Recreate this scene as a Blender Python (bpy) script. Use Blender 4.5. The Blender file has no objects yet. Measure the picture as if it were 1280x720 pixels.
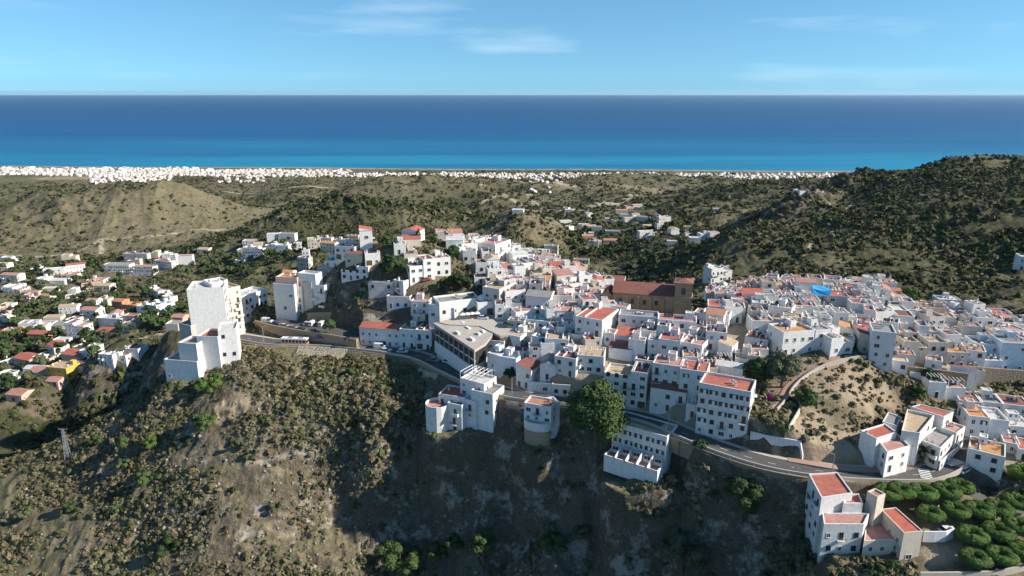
import bpy, math, random
import numpy as np
from mathutils import Vector, Matrix
random.seed(7)
RNG = np.random.default_rng(11)
scene = bpy.context.scene
COL = scene.collection
R = math.radians
PI = math.pi
# ------------------------------------------------------------------ camera
CZ, PITCH, F = 250.0, R(16.02), 853.0
CP, SP = math.cos(PITCH), math.sin(PITCH)
cam_d = bpy.data.cameras.new('camera')
cam = bpy.data.objects.new('camera', cam_d)
COL.objects.link(cam)
cam.location = (0, 0, CZ)
cam.rotation_euler = (PI / 2 - PITCH, 0, 0)
cam_d.sensor_width = 36
cam_d.lens = 36 * F / 1280
cam_d.clip_start = 1
cam_d.clip_end = 400000
scene.camera = cam

def ray(u, v):
    a = (u - 640) / F
    b = (360 - v) / F
    return a, CP + b * SP, -SP + b * CP

def G(u, v, z):            # where the view through (u, v) meets height z
    x, y, w = ray(u, v)
    t = (z - CZ) / w
    return (x * t, y * t, z)

def D(u, r, z):            # a place r metres away in the direction of u
    th = math.atan((u - 640) / 887.0)
    return (r * math.sin(th), r * math.cos(th), z)

def proj(p):
    x, y, z = p[0], p[1], p[2] - CZ
    d = y * CP - z * SP
    return 640 + F * x / d, 360 - F * (y * SP + z * CP) / d, d

# ------------------------------------------------------------------ terrain heights
CT = [
 # coast and plain
 G(0,205,1),G(150,206,1),G(300,208,1),G(450,211,1),G(640,213,1),G(850,213,1),G(1100,213,1),G(1400,213,1),G(-200,204,1),
 G(0,222,12),G(200,222,14),G(400,221,9),G(640,222,10),G(900,221,10),G(1050,221,10),G(1300,221,30),
 G(0,238,26),G(-100,250,40),G(330,235,30),G(300,250,40),
 # left hill
 G(145,231,101),G(110,236,95),G(75,239,93),G(190,239,92),G(235,242,90),G(262,258,78),G(40,252,80),G(15,268,66),G(0,262,66),
 D(145,1480,58),D(75,1450,50),D(235,1450,50),D(145,1800,30),
 G(140,275,75),G(90,280,72),G(50,300,58),G(200,290,63),G(290,285,58),G(140,308,58),G(240,305,60),G(0,300,60),
 # valley on the left
 G(0,330,60),G(150,335,62),G(250,330,66),G(0,380,68),G(100,380,72),G(200,380,80),G(0,430,72),G(100,430,78),G(0,470,74),
 G(40,465,76),G(140,425,84),G(200,395,90),G(-200,400,66),G(-200,320,55),G(-200,500,70),
 G(0,502,82),G(50,487,88),G(100,468,95),G(150,445,105),G(208,416,118),G(150,480,90),G(60,520,76),G(100,498,80),G(185,455,99),G(0,535,78),
 G(195,490,136.5),G(206,482,141),G(130,520,123),G(60,555,113),G(0,578,106),G(-150,640,80),
 D(130,325,108),D(60,340,88),D(0,350,78),D(195,308,122),
 # near spur
 G(100,600,112),G(0,650,102),G(0,720,95),G(150,650,109),G(150,720,100),G(250,600,122),G(300,650,115),G(300,720,104),
 G(250,540,131.5),G(250,490,139.5),G(253,456,147),G(277,440,149.3),G(300,470,146),G(350,500,141),G(400,460,148),G(450,490,144),G(400,560,130),G(350,600,123),
 G(430,630,114),G(420,700,104),G(470,560,133),G(490,520,139),G(480,620,117),G(480,690,101),
 # road along the edge
 G(300,424,150),G(340,432,150),G(370,433,150),G(410,434,150),G(450,438,150.5),G(490,443,151),G(525,452,151),G(560,472,151.5),G(600,490,151.5),
 G(645,498,152),G(700,506,152),G(740,517,152),G(790,524,152),G(820,532,152),G(860,550,151.5),G(900,567,151),G(950,582,150.5),
 G(1000,591,150),G(1060,597,149),G(1130,598,148.5),G(1170,592,148.5),G(1215,572,149.5),
 # cliff
 G(540,530,138),G(540,600,122),G(540,660,107),G(540,715,97),G(640,560,137.5),G(640,620,122),G(640,680,108),G(640,715,105),
 G(590,520,143),G(700,700,113),G(760,718,113),G(600,690,106),G(740,565,142),G(740,620,130),G(740,670,117),
 G(672,545,142.5),G(672,525,147),G(560,540,139.5),G(597,536,140.5),G(690,560,140.5),G(690,620,126),
 G(800,612,138),G(830,606,139),G(770,590,137),G(880,620,140),G(880,680,126),G(880,718,117),G(950,640,138),G(950,700,126),
 G(820,660,128),G(820,715,114),G(990,650,139),G(1000,705,129),
 G(1030,700,138),G(1080,708,139),G(1140,700,140),G(1200,700,141),G(1279,715,140),G(1200,640,145),G(1270,640,145),G(1150,640,145),
 # bare slope and terraces to the right
 G(1030,582,150.5),G(975,500,161),G(1000,470,164),G(1040,450,167),G(1080,447,167),G(1060,500,161),G(1060,540,155),G(1130,480,160),
 G(1180,500,155),G(1130,530,152),G(1180,540,151),G(1230,480,157),G(1279,500,154),G(1240,560,150),G(1290,560,150),
 G(1110,458,163),G(1180,450,163),G(1260,460,160),G(1250,420,165),G(1150,400,167),G(1050,420,169),G(1050,380,170),G(970,360,169),
 G(1100,365,167),G(1200,390,165),G(1290,400,163),
 # heart of the town
 G(830,400,169),G(880,430,168),G(930,440,166),G(760,430,165),G(700,460,160),G(650,460,157),G(700,400,167),G(620,400,165),
 G(770,470,159),G(850,480,160),G(800,500,155),G(900,500,158),G(955,480,162),G(740,370,170),G(650,350,172),G(700,340,171),
 G(620,330,175),G(560,350,173),G(500,330,180),G(500,300,186),G(460,312,184),G(430,330,178),G(530,300,185),G(590,310,178),
 G(440,365,168),G(400,350,169),G(480,395,160.5),G(560,398,163),G(480,437,152),G(540,437,152),G(420,412,153.5),G(380,405,153.5),G(335,405,152),
 G(375,380,155),G(440,395,160),G(610,455,153),G(300,395,151),G(255,430,149),
 D(230,325,112),D(280,335,130),D(340,360,140),D(235,440,92),D(330,440,95),
 G(320,350,75),G(330,312,80),G(365,322,86),
 D(460,345,172),D(460,420,130),D(460,520,95),D(560,360,168),D(560,450,125),D(560,560,95),D(660,345,166),D(660,420,130),
 D(660,540,100),D(760,310,164),D(760,370,138),D(760,460,105),D(400,345,163),D(380,420,128),D(380,520,95),
 # ridge to the right
 G(840,345,126),G(870,308,112),G(930,285,125),G(1000,290,147),G(1030,262,148),G(900,298,145),G(950,281,152),G(985,265,157),G(1010,246,158),G(1050,228,164),G(1100,223,160),G(1160,213,165),
 G(1210,198,175),G(1280,194,178),G(1400,190,182),
 G(1000,310,150),G(1100,330,147),G(1200,340,147),G(1280,330,151),G(1100,280,160),G(1200,262,171),G(1280,262,174),G(1150,242,169),
 G(950,330,141),G(900,345,136),G(1040,262,160),G(1380,300,170),
 D(1000,335,151),D(1100,350,149),D(900,325,146),D(1200,365,148),D(1290,375,150),D(830,325,146),D(1400,390,152),D(1280,960,165),D(1230,930,160),D(1400,1000,165),D(1150,900,150),
 D(900,650,106),D(1000,850,104),D(1100,1100,100),D(1200,1250,105),D(1280,1300,110),D(850,560,100),D(1150,1700,50),D(1280,1800,60),
 # valley and hills in the middle
 G(715,300,82),G(760,320,86),G(800,300,80),G(850,285,84),G(705,318,86),
 G(655,268,121),G(690,279,112),G(625,276,112),G(600,288,100),G(560,268,82),D(655,900,80),
 G(400,252,116),G(450,249,119),G(510,260,112),G(540,274,100),G(355,265,98),G(430,290,90),G(320,285,74),D(440,1020,66),D(440,1250,44),
 G(480,234,62),G(530,228,66),G(590,236,50),G(620,252,40),G(700,240,52),G(760,234,58),G(820,262,72),G(860,240,62),G(930,234,72),
 G(1000,233,64),G(740,260,55),G(765,280,66),G(900,256,78),G(940,262,86),G(880,275,90),G(380,240,42),G(240,262,60),
 # below and beside the frame; unseen ground on the right set for its shadows
 (0,0,40),(-200,0,50),(200,0,120),(0,-300,40),(0,-900,40),(-900,0,50),(900,0,120),
 D(640,150,84),D(640,100,66),D(200,150,74),D(0,150,62),D(1000,122,118),D(1200,100,128),D(1280,60,120),D(820,130,98),
 (250,120,145),(300,250,150),(320,60,130),(500,350,185),(-300,100,60),(-500,250,60),(-900,700,50),
 (-2000,2000,20),(2500,2000,20),(-1500,1000,40),(2000,800,100),(-3500,500,40),(3500,-500,80),(0,-3500,40),
]
CT = np.array(CT, float)

def lp(x, y):
    return np.arctan2(x, y), np.log(np.maximum(np.hypot(x, y), 30.0))

_ca, _cb = lp(CT[:, 0], CT[:, 1])
def _phi(a, b, c2=0.022 ** 2):
    d = a[:, None] - _ca[None, :]
    return np.sqrt(d * d + (b[:, None] - _cb[None, :]) ** 2 + c2)
_n = len(CT)
_A = np.zeros((_n + 1, _n + 1))
_A[:_n, :_n] = _phi(_ca, _cb) - np.eye(_n) * 0.0012
_A[:_n, _n] = 1; _A[_n, :_n] = 1
_W = np.linalg.solve(_A, np.append(CT[:, 2], 0.0))

def _hash(i, j, s):
    h = (i * 374761393 + j * 668265263 + s * 1442695041).astype(np.int64) & 0xffffffff
    h = ((h ^ (h >> 13)) * 1274126177) & 0xffffffff
    h = ((h ^ (h >> 16)) * 2246822519) & 0xffffffff
    return ((h ^ (h >> 15)) & 0xffffff) / 16777215.0

def vnoise(x, y, s=0):
    x = np.asarray(x, float); y = np.asarray(y, float)
    i = np.floor(x).astype(np.int64); j = np.floor(y).astype(np.int64)
    fx = x - i; fy = y - j
    fx = fx * fx * fx * (fx * (fx * 6 - 15) + 10); fy = fy * fy * fy * (fy * (fy * 6 - 15) + 10)
    a = _hash(i, j, s); b = _hash(i + 1, j, s); c = _hash(i, j + 1, s); d = _hash(i + 1, j + 1, s)
    return (a + (b - a) * fx) * (1 - fy) + (c + (d - c) * fx) * fy

def fbm(x, y, sc, o=4, s=0, ridged=False):
    r = 0; am = 1; t = 0
    for k in range(o):
        n = vnoise(x / sc * 2 ** k + 17.3 * k, y / sc * 2 ** k - 9.1 * k, s + k)
        if ridged: n = 1 - abs(2 * n - 1)
        r = r + am * n; t += am; am *= 0.5
    return r / t

def sst(a, b, x):
    t = np.clip((x - a) / (b - a), 0, 1)
    return t * t * (3 - 2 * t)

def poly_in(px, py, poly):      # signed distance, positive inside
    px = np.asarray(px, float); py = np.asarray(py, float)
    ins = np.zeros(px.shape, bool); dist = np.full(px.shape, 1e9)
    n = len(poly)
    for k in range(n):
        x1, y1 = poly[k][:2]; x2, y2 = poly[(k + 1) % n][:2]
        c = ((y1 > py) != (y2 > py)) & (px < (x2 - x1) * (py - y1) / ((y2 - y1) or 1e-9) + x1)
        ins ^= c
        dx, dy = x2 - x1, y2 - y1
        t = np.clip(((px - x1) * dx + (py - y1) * dy) / (dx * dx + dy * dy + 1e-9), 0, 1)
        dist = np.minimum(dist, np.hypot(px - x1 - t * dx, py - y1 - t * dy))
    return np.where(ins, dist, -dist)

def seg_dist(px, py, line):
    dist = np.full(np.shape(px), 1e9)
    for a, b in zip(line[:-1], line[1:]):
        dx, dy = b[0] - a[0], b[1] - a[1]
        t = np.clip(((px - a[0]) * dx + (py - a[1]) * dy) / (dx * dx + dy * dy + 1e-9), 0, 1)
        dist = np.minimum(dist, np.hypot(px - a[0] - t * dx, py - a[1] - t * dy))
    return dist

TOWN = [G(203,481,141.5),G(253,456,147.5),G(300,426,150),G(440,440,150),G(520,450,151),G(600,490,151),G(645,500,152),G(700,508,152),G(790,530,152),
        G(860,552,151),G(1000,593,150),G(1180,600,148),G(1290,590,148),D(1400,190,150),D(1400,350,155),D(1200,340,158),D(1100,328,160),D(1000,322,162),D(900,316,162),
        D(760,310,165),D(640,345,170),D(560,350,175),D(440,345,175),D(330,320,150),D(215,300,140)]
PLATEAU = [G(1010,600,149),G(1010,712,140),D(1060,100,140),D(1400,100,140),D(1400,190,150),G(1180,600,148)]
COASTY = lambda x: 2330 - 0.055 * x + 12 * np.sin(x / 170.0)

ROAD_MAIN = [G(255,412,150),G(280,420,150),G(300,422,150),G(340,428,150),G(370,429,150),G(410,430,150),G(450,434,150.5),G(490,439,151),G(525,446,151),G(560,462,151.5),
   G(600,480,151.5),G(640,493,152),G(700,502,152),G(740,512,152),G(790,519,152),G(820,527,152),G(860,544,151.5),G(900,560,151),G(950,576,150.5),
   G(1000,586,150),G(1060,592,149),G(1130,594,148.5),G(1165,590,148.5),G(1210,567,149.5)]

def base_h(x, y):
    z = np.empty(len(x))
    for s in range(0, len(x), 60000):
        a, b = lp(x[s:s + 60000], y[s:s + 60000])
        z[s:s + 60000] = _phi(a, b) @ _W[:_n] + _W[_n]
    return z

def height(x, y, z=None, detail=True):
    x = np.asarray(x, float); y = np.asarray(y, float)
    sh = x.shape; x = x.ravel(); y = y.ravel()
    z = base_h(x, y) if z is None else z.ravel()
    r = np.hypot(x, y)
    tm = np.maximum(poly_in(x, y, TOWN), poly_in(x, y, PLATEAU))
    wild = sst(2, -10, tm)
    if detail:
        far = sst(330, 900, r)
        gul = fbm(x + 0.35 * y, y, 70, 4, 5, True) - 0.55
        z += wild * (gul * (2.5 + 15 * far * sst(35, 100, z)) )
        z += wild * (fbm(x, y, 16, 4, 9) - 0.5) * (3.5 + 1.0 * far)
        z += wild * (fbm(x, y, 5, 3, 12, True) - 0.5) * 1.6
    f2 = sst(1000, 1350, r) * sst(1950, 1600, r) * sst(-900, -750, x) * sst(1500, 900, x)
    z += wild * f2 * (fbm(x, y * .8, 230, 3, 71) - 0.49) * 58 * (1 - .8 * sst(140, 60, np.hypot(x + 660, y - 1144)))
    # crisp outcrops and gullies on the dark cliff
    cl = sst(-7, -18, tm) * sst(60, 150, r) * sst(262, 225, r) * sst(-75, -35, x) * sst(78, 58, x)
    z += cl * (fbm(x * 1.3 + y * 0.5, y * 0.8, 10, 4, 31, True) - 0.6) * 4.5
    z += cl * ((fbm(x + y * .3, y * .7, 4.5, 3, 33, True) - 0.6) * 3.2 + (fbm(x, y, 13, 2, 35) > .56) * 1.2)
    # rocky crags on the far ridge
    cr = sst(30, 10, np.abs(seg_dist(x, y, [G(985,262,157), G(1020,240,160), G(1050,228,164), G(1085,232,160)])))
    z += cr * (fbm(x, y, 22, 3, 41, True) - 0.4) * 19
    rd = seg_dist(x, y, ROAD_MAIN)
    sh_ = (COASTY(x) - y)
    z = np.where(sh_ < 200, np.minimum(z, sh_ * 0.06), z)
    z = np.where(sh_ > 20, np.maximum(z, np.minimum(1.0, sh_ * 0.03)), z)
    return np.maximum(z, -8).reshape(sh)

# polar grid, finest in front of the viewpoint
_th = np.concatenate([np.linspace(-PI, R(-48), 90, endpoint=False), np.linspace(R(-48), R(48), 1250, endpoint=False), np.linspace(R(48), PI, 91)])
_lr = np.concatenate([np.linspace(math.log(30), math.log(120), 60, endpoint=False), np.linspace(math.log(120), math.log(420), 520, endpoint=False),
      np.linspace(math.log(420), math.log(2700), 420, endpoint=False), np.linspace(math.log(2700), math.log(5000), 20)])
_rr = np.exp(_lr)
GX = np.sin(_th)[None, :] * _rr[:, None]
GY = np.cos(_th)[None, :] * _rr[:, None]
NR, NT = GX.shape
_i2 = np.unique(np.append(np.arange(0, NR, 3), NR - 1)); _j2 = np.unique(np.append(np.arange(0, NT, 3), NT - 1))
_zc = base_h(GX[np.ix_(_i2, _j2)].ravel(), GY[np.ix_(_i2, _j2)].ravel()).reshape(len(_i2), len(_j2))
_fi = np.interp(np.arange(NR), _i2, np.arange(len(_i2))); _fj = np.interp(np.arange(NT), _j2, np.arange(len(_j2)))
_a = np.minimum(_fi.astype(int), len(_i2) - 2); _fi = (_fi - _a)[:, None]; _zr = _zc[_a] * (1 - _fi) + _zc[_a + 1] * _fi
_a = np.minimum(_fj.astype(int), len(_j2) - 2); _fj = (_fj - _a)[None, :]; _zr = _zr[:, _a] * (1 - _fj) + _zr[:, _a + 1] * _fj
GZ = height(GX, GY, _zr)

# level the roadway into the slope
def flatten(line, half, soft):
    global GZ
    L = np.array(line)
    best = np.full(GX.shape, 1e9); zz = np.zeros(GX.shape)
    for a, b in zip(L[:-1], L[1:]):
        dx, dy = b[0] - a[0], b[1] - a[1]
        t = np.clip(((GX - a[0]) * dx + (GY - a[1]) * dy) / (dx * dx + dy * dy + 1e-9), 0, 1)
        d = np.hypot(GX - a[0] - t * dx, GY - a[1] - t * dy)
        m = d < best
        best = np.where(m, d, best); zz = np.where(m, a[2] + t * (b[2] - a[2]), zz)
    w = sst(half + soft, half, best)
    GZ = GZ * (1 - w) + zz * w
flatten(ROAD_MAIN, 4.5, 2.0)
def level(poly, z, soft=2.0):
    global GZ
    k = (np.hypot(GX - poly[0][0], GY - poly[0][1]) < 120)
    w = sst(-soft, 0.3, poly_in(GX[k], GY[k], poly))
    GZ[k] = GZ[k] * (1 - w) + z * w
PLAZA = [G(548,402,165),G(566,398,164.6),G(600,395,164.6),G(640,392,164.6),G(665,400,164.6),G(652,418,164.6),G(625,420,164.6),G(600,408,164.6),G(560,406,164.6)]
level(PLAZA, 164.6)
PARK = [G(320,403,154),G(345,409,154),G(380,415,154),G(408,419,154),G(446,426,154),G(452,413,154),G(410,403,154),G(360,399,154)]
level(PARK, 153.9, 1.0)
ROAD_SIDE = [G(302,421,150),G(303,410,150),G(303,398,150.5),G(306,386,151.5),G(316,376,153)]
flatten(ROAD_SIDE, 3.5, 2.0)
ROAD_RIGHT = [G(1160,592,148.5),G(1195,606,146.5),G(1235,622,144.5),G(1290,640,142.5)]
ROAD_UP = [G(1196,574,149.3),G(1212,556,150.5),G(1216,540,152),G(1212,526,153.5)]
flatten(ROAD_RIGHT, 4, 2.5); flatten(ROAD_UP, 3, 2)
def disc(x, y, r, z, soft=3.0): level([(x + r * math.cos(k * PI / 8), y + r * math.sin(k * PI / 8)) for k in range(16)], z, soft)
for u, v, zt, dx, dy, r, z in ((547,503,148.8,0,-.5,5.5,139.3),(568,505,149.8,0,2,6.5,139.5),(592,497,152,0,1.5,6.5,140.5),(672,507,155.2,0,.5,6.5,142.2),(790,580,144.6,1,3,9.5,138.2),(825,560,150,0,0,7,140)):
    c = G(u, v, zt); disc(c[0] + dx, c[1] + dy, r, z)
GROVE = [G(1105,620,145),G(1200,612,145),G(1290,635,144),G(1290,715,142),G(1160,712,142),G(1110,640,145)]

CARPARK = [G(330,412,152.6),G(380,416,152.6),G(430,420,152.6)]

def hz(x, y):
    x = np.asarray(x, float); y = np.asarray(y, float)
    t = np.arctan2(x, y); l = np.log(np.clip(np.hypot(x, y), 30.1, 4990))
    ti = np.clip(np.interp(t, _th, np.arange(NT)), 0, NT - 1.001); li = np.clip(np.interp(l, _lr, np.arange(NR)), 0, NR - 1.001)
    i = li.astype(int); j = ti.astype(int); fi = li - i; fj = ti - j
    return (GZ[i, j] * (1 - fj) + GZ[i, j + 1] * fj) * (1 - fi) + (GZ[i + 1, j] * (1 - fj) + GZ[i + 1, j + 1] * fj) * fi

_T = np.exp(np.linspace(math.log(80), math.log(3500), 2200))
def hit(u, v, up=0.0, tmin=80):       # first place where the view through (u, v) comes within `up` metres of the ground
    x, y, w = ray(u, v)
    T = _T[_T > tmin]
    X = x * T; Y = y * T; Z = CZ + w * T
    k = Z - hz(X, Y) - up
    i = int(np.argmax(k < 0))
    if k[i] >= 0: return None
    if i > 0:
        f = k[i - 1] / (k[i - 1] - k[i]); t = T[i - 1] + f * (T[i] - T[i - 1])
    else: t = T[0]
    return Vector((x * t, y * t, CZ + w * t - up))

# ------------------------------------------------------------------ object helpers
def tag(o, label=None, cat=None, group=None, kind=None):
    if label: o['label'] = label
    if cat: o['category'] = cat
    if group: o['group'] = group
    if kind: o['kind'] = kind
    return o

def mesh_np(name, V, Fq, mats, attrs=None, smooth=False, mi=None):
    """Fq: (n,k) int array"""
    V = np.asarray(V, np.float32); Fq = np.asarray(Fq, np.int32)
    me = bpy.data.meshes.new(name)
    k = Fq.shape[1]
    me.vertices.add(len(V)); me.vertices.foreach_set('co', V.ravel())
    me.loops.add(Fq.size); me.loops.foreach_set('vertex_index', Fq.ravel())
    me.polygons.add(len(Fq)); me.polygons.foreach_set('loop_start', np.arange(0, Fq.size, k, dtype=np.int32))
    if mi is not None: me.polygons.foreach_set('material_index', np.asarray(mi, np.int32))
    me.update(calc_edges=True)
    if smooth: me.polygons.foreach_set('use_smooth', np.ones(len(Fq), bool))
    for nm, arr in (attrs or {}).items():
        arr = np.asarray(arr, np.float32)
        if arr.ndim == 1:
            at = me.attributes.new(nm, 'FLOAT', 'POINT'); at.data.foreach_set('value', arr)
        else:
            at = me.attributes.new(nm, 'FLOAT_COLOR', 'POINT')
            if arr.shape[1] == 3: arr = np.concatenate([arr, np.ones((len(arr), 1), np.float32)], 1)
            at.data.foreach_set('color', arr.ravel())
    for m in (mats if isinstance(mats, (list, tuple)) else [mats]): me.materials.append(m)
    return me

def link(name, me, parent=None):
    o = bpy.data.objects.new(name, me); COL.objects.link(o)
    if parent: o.parent = parent
    return o

def empty(name, loc, rz=0.0):
    o = bpy.data.objects.new(name, None); COL.objects.link(o)
    o.location = loc; o.rotation_euler = (0, 0, rz); o.empty_display_size = 0.5
    return o

class MB:
    """collects faces with a material index"""
    def __init__(s): s.v = []; s.f = []; s.m = []
    def quad(s, a, b, c, d, m=0):
        n = len(s.v); s.v += [a, b, c, d]; s.f.append((n, n + 1, n + 2, n + 3)); s.m.append(m)
    def face(s, pts, m=0):
        n = len(s.v); s.v += list(pts); s.f.append(tuple(range(n, n + len(pts)))); s.m.append(m)
    def box(s, x0, x1, y0, y1, z0, z1, m=0, top=None, bottom=False):
        p = [(x0,y0,z0),(x1,y0,z0),(x1,y1,z0),(x0,y1,z0),(x0,y0,z1),(x1,y0,z1),(x1,y1,z1),(x0,y1,z1)]
        n = len(s.v); s.v += p
        fs = [(0,1,5,4),(1,2,6,5),(2,3,7,6),(3,0,4,7),(4,5,6,7)]
        if bottom: fs.append((3,2,1,0))
        for k, f in enumerate(fs):
            s.f.append(tuple(n + i for i in f)); s.m.append(top if (k == 4 and top is not None) else m)
    def prism(s, pts, z0, z1, m=0, top=None):
        n = len(pts); b = len(s.v)
        s.v += [(x, y, z0) for x, y in pts] + [(x, y, z1) for x, y in pts]
        for i in range(n):
            j = (i + 1) % n
            s.f.append((b + i, b + j, b + n + j, b + n + i)); s.m.append(m)
        s.f.append(tuple(b + n + i for i in range(n))); s.m.append(m if top is None else top)
    def tube(s, pts, rads, k=8, m=0, cap=True):
        base = len(s.v)
        for i, p in enumerate(pts):
            p = Vector(p)
            d = (Vector(pts[min(i + 1, len(pts) - 1)]) - Vector(pts[max(i - 1, 0)])).normalized()
            a = d.orthogonal().normalized(); b = d.cross(a)
            for q in range(k):
                t = 2 * PI * q / k
                s.v.append(tuple(p + (a * math.cos(t) + b * math.sin(t)) * rads[i]))
        for i in range(len(pts) - 1):
            for q in range(k):
                a0 = base + i * k + q; a1 = base + i * k + (q + 1) % k
                s.f.append((a0, a1, a1 + k, a0 + k)); s.m.append(m)
        if cap:
            s.f.append(tuple(base + (len(pts) - 1) * k + q for q in range(k))); s.m.append(m)
    def mesh(s, name, mats, smooth=False):
        me = bpy.data.meshes.new(name); me.from_pydata(s.v, [], s.f)
        for m in (mats if isinstance(mats, (list, tuple)) else [mats]): me.materials.append(m)
        me.polygons.foreach_set('material_index', s.m)
        if smooth: me.polygons.foreach_set('use_smooth', [True] * len(s.f))
        me.update()
        return me
    def build(s, name, mats, parent=None, smooth=False):
        return link(name, s.mesh(name, mats, smooth), parent)
# ------------------------------------------------------------------ materials
def newmat(name):
    m = bpy.data.materials.new(name); m.use_nodes = True
    nt = m.node_tree; b = nt.nodes['Principled BSDF']
    return m, nt, b
def N(nt, t, **kw):
    n = nt.nodes.new(t)
    for k, v in kw.items():
        if k in n.inputs.keys(): n.inputs[k].default_value = v
        else: setattr(n, k, v)
    return n
def ramp(nt, fac, stops):
    r = nt.nodes.new('ShaderNodeValToRGB'); e = r.color_ramp.elements
    while len(e) < len(stops): e.new(0.5)
    for i, (p, c) in enumerate(stops):
        e[i].position = p; e[i].color = (c[0], c[1], c[2], 1) if not isinstance(c, float) else (c, c, c, 1)
    nt.links.new(fac, r.inputs[0]); return r.outputs[0]
def mixc(nt, fac, a, b, mode='MIX'):
    n = nt.nodes.new('ShaderNodeMix'); n.data_type = 'RGBA'; n.blend_type = mode
    for s, i in ((fac, 0), (a, 6), (b, 7)):
        if isinstance(s, (int, float)): n.inputs[i].default_value = s
        elif isinstance(s, tuple): n.inputs[i].default_value = (s[0], s[1], s[2], 1)
        else: nt.links.new(s, n.inputs[i])
    return n.outputs[2]
def math_(nt, op, a, b=0.0, clamp=False):
    n = nt.nodes.new('ShaderNodeMath'); n.operation = op; n.use_clamp = clamp
    for s, i in ((a, 0), (b, 1)):
        if isinstance(s, (int, float)): n.inputs[i].default_value = s
        else: nt.links.new(s, n.inputs[i])
    return n.outputs[0]
def noise(nt, vec, scale, detail=4, rough=0.55, dist=0.0):
    n = nt.nodes.new('ShaderNodeTexNoise')
    n.inputs['Scale'].default_value = scale; n.inputs['Detail'].default_value = detail
    n.inputs['Roughness'].default_value = rough; n.inputs['Distortion'].default_value = dist
    if vec is not None: nt.links.new(vec, n.inputs['Vector'])
    return n.outputs['Fac']
def wpos(nt): return nt.nodes.new('ShaderNodeNewGeometry').outputs['Position']
def bump(nt, b, h, strength=0.3, dist=0.2):
    n = nt.nodes.new('ShaderNodeBump'); n.inputs['Strength'].default_value = strength; n.inputs['Distance'].default_value = dist
    nt.links.new(h, n.inputs['Height']); nt.links.new(n.outputs[0], b.inputs['Normal'])

def wall_mat(name, col, var=0.08, warm=0.0):
    m, nt, b = newmat(name)
    p = wpos(nt)
    oi = nt.nodes.new('ShaderNodeObjectInfo').outputs['Random']
    c = mixc(nt, oi, tuple(x * (1 - var) for x in col), tuple(min(0.85, x * (1 + var)) for x in col))
    n1 = noise(nt, p, 0.9, 5, 0.65)
    c = mixc(nt, ramp(nt, n1, [(0.42, 0.0), (0.78, 0.75)]), c, tuple(x * k for x, k in zip(col, (0.70, 0.66, 0.59))))
    mp = N(nt, 'ShaderNodeMapping'); nt.links.new(p, mp.inputs[0]); mp.inputs['Scale'].default_value = (1.6, 1.6, 0.18)
    n2 = noise(nt, mp.outputs[0], 1.5, 4, 0.6)
    c = mixc(nt, ramp(nt, n2, [(0.5, 0.0), (0.8, 0.55)]), c, tuple(x * k for x, k in zip(col, (0.58, 0.54, 0.48))))
    nt.links.new(c, b.inputs['Base Color']); b.inputs['Roughness'].default_value = 0.85
    bump(nt, b, noise(nt, p, 3.0, 3), 0.15, 0.05)
    return m

def roof_mat(name, c1, c2, var=0.5):
    m, nt, b = newmat(name)
    p = wpos(nt)
    oi = nt.nodes.new('ShaderNodeObjectInfo').outputs['Random']
    c = mixc(nt, oi, c1, c2)
    n1 = noise(nt, p, 0.6, 5, 0.7)
    c = mixc(nt, ramp(nt, n1, [(0.35, 0.0), (0.75, 1.0)]), c, tuple(0.55 * (x + y) / 2 for x, y in zip(c1, c2)))
    n2 = noise(nt, p, 2.2, 3, 0.6)
    c = mixc(nt, ramp(nt, n2, [(0.6, 0.0), (0.75, 0.5)]), c, (0.42, 0.36, 0.3))
    nt.links.new(c, b.inputs['Base Color']); b.inputs['Roughness'].default_value = 0.9
    return m

def plain(name, col, rough=0.7, metal=0.0, var=0.15, sc=1.5):
    m, nt, b = newmat(name)
    n1 = noise(nt, wpos(nt), sc, 4, 0.6)
    c = mixc(nt, n1, tuple(x * (1 - var) for x in col), tuple(x * (1 + var) for x in col))
    nt.links.new(c, b.inputs['Base Color']); b.inputs['Roughness'].default_value = rough; b.inputs['Metallic'].default_value = metal
    return m

M = {}
M['white'] = wall_mat('whitewash', (0.74, 0.725, 0.70))
M['cream'] = wall_mat('cream_render', (0.62, 0.55, 0.45))
M['grey'] = wall_mat('grey_render', (0.47, 0.45, 0.43))
M['pink'] = wall_mat('pink_render', (0.62, 0.42, 0.35))
M['yellow'] = wall_mat('yellow_render', (0.62, 0.42, 0.09))
M['orange'] = wall_mat('orange_render', (0.55, 0.26, 0.13))
M['blue'] = wall_mat('pale_blue_render', (0.60, 0.67, 0.74))
M['raw'] = wall_mat('raw_brick', (0.38, 0.25, 0.19))
M['r_red'] = roof_mat('red_terrace_paint', (0.50, 0.115, 0.075), (0.40, 0.13, 0.09))
M['r_terra'] = roof_mat('terracotta_tiles', (0.50, 0.20, 0.11), (0.42, 0.22, 0.15))
M['r_pink'] = roof_mat('faded_red_terrace', (0.50, 0.26, 0.21), (0.42, 0.20, 0.16))
M['r_dark'] = roof_mat('dark_red_tiles', (0.22, 0.07, 0.055), (0.27, 0.11, 0.08))
M['r_ochre'] = roof_mat('ochre_terrace', (0.52, 0.38, 0.22), (0.48, 0.36, 0.25))
M['r_grey'] = roof_mat('grey_terrace', (0.34, 0.32, 0.29), (0.26, 0.25, 0.24))
M['r_white'] = roof_mat('white_terrace', (0.62, 0.60, 0.56), (0.55, 0.54, 0.52))
M['r_orange'] = roof_mat('orange_tiles', (0.58, 0.26, 0.09), (0.52, 0.28, 0.12))
M['frame'] = plain('painted_frame', (0.70, 0.68, 0.64), 0.5)
M['brown'] = plain('brown_wood', (0.14, 0.07, 0.035), 0.6)
M['bluepaint'] = plain('blue_paint', (0.04, 0.08, 0.26), 0.5)
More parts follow.
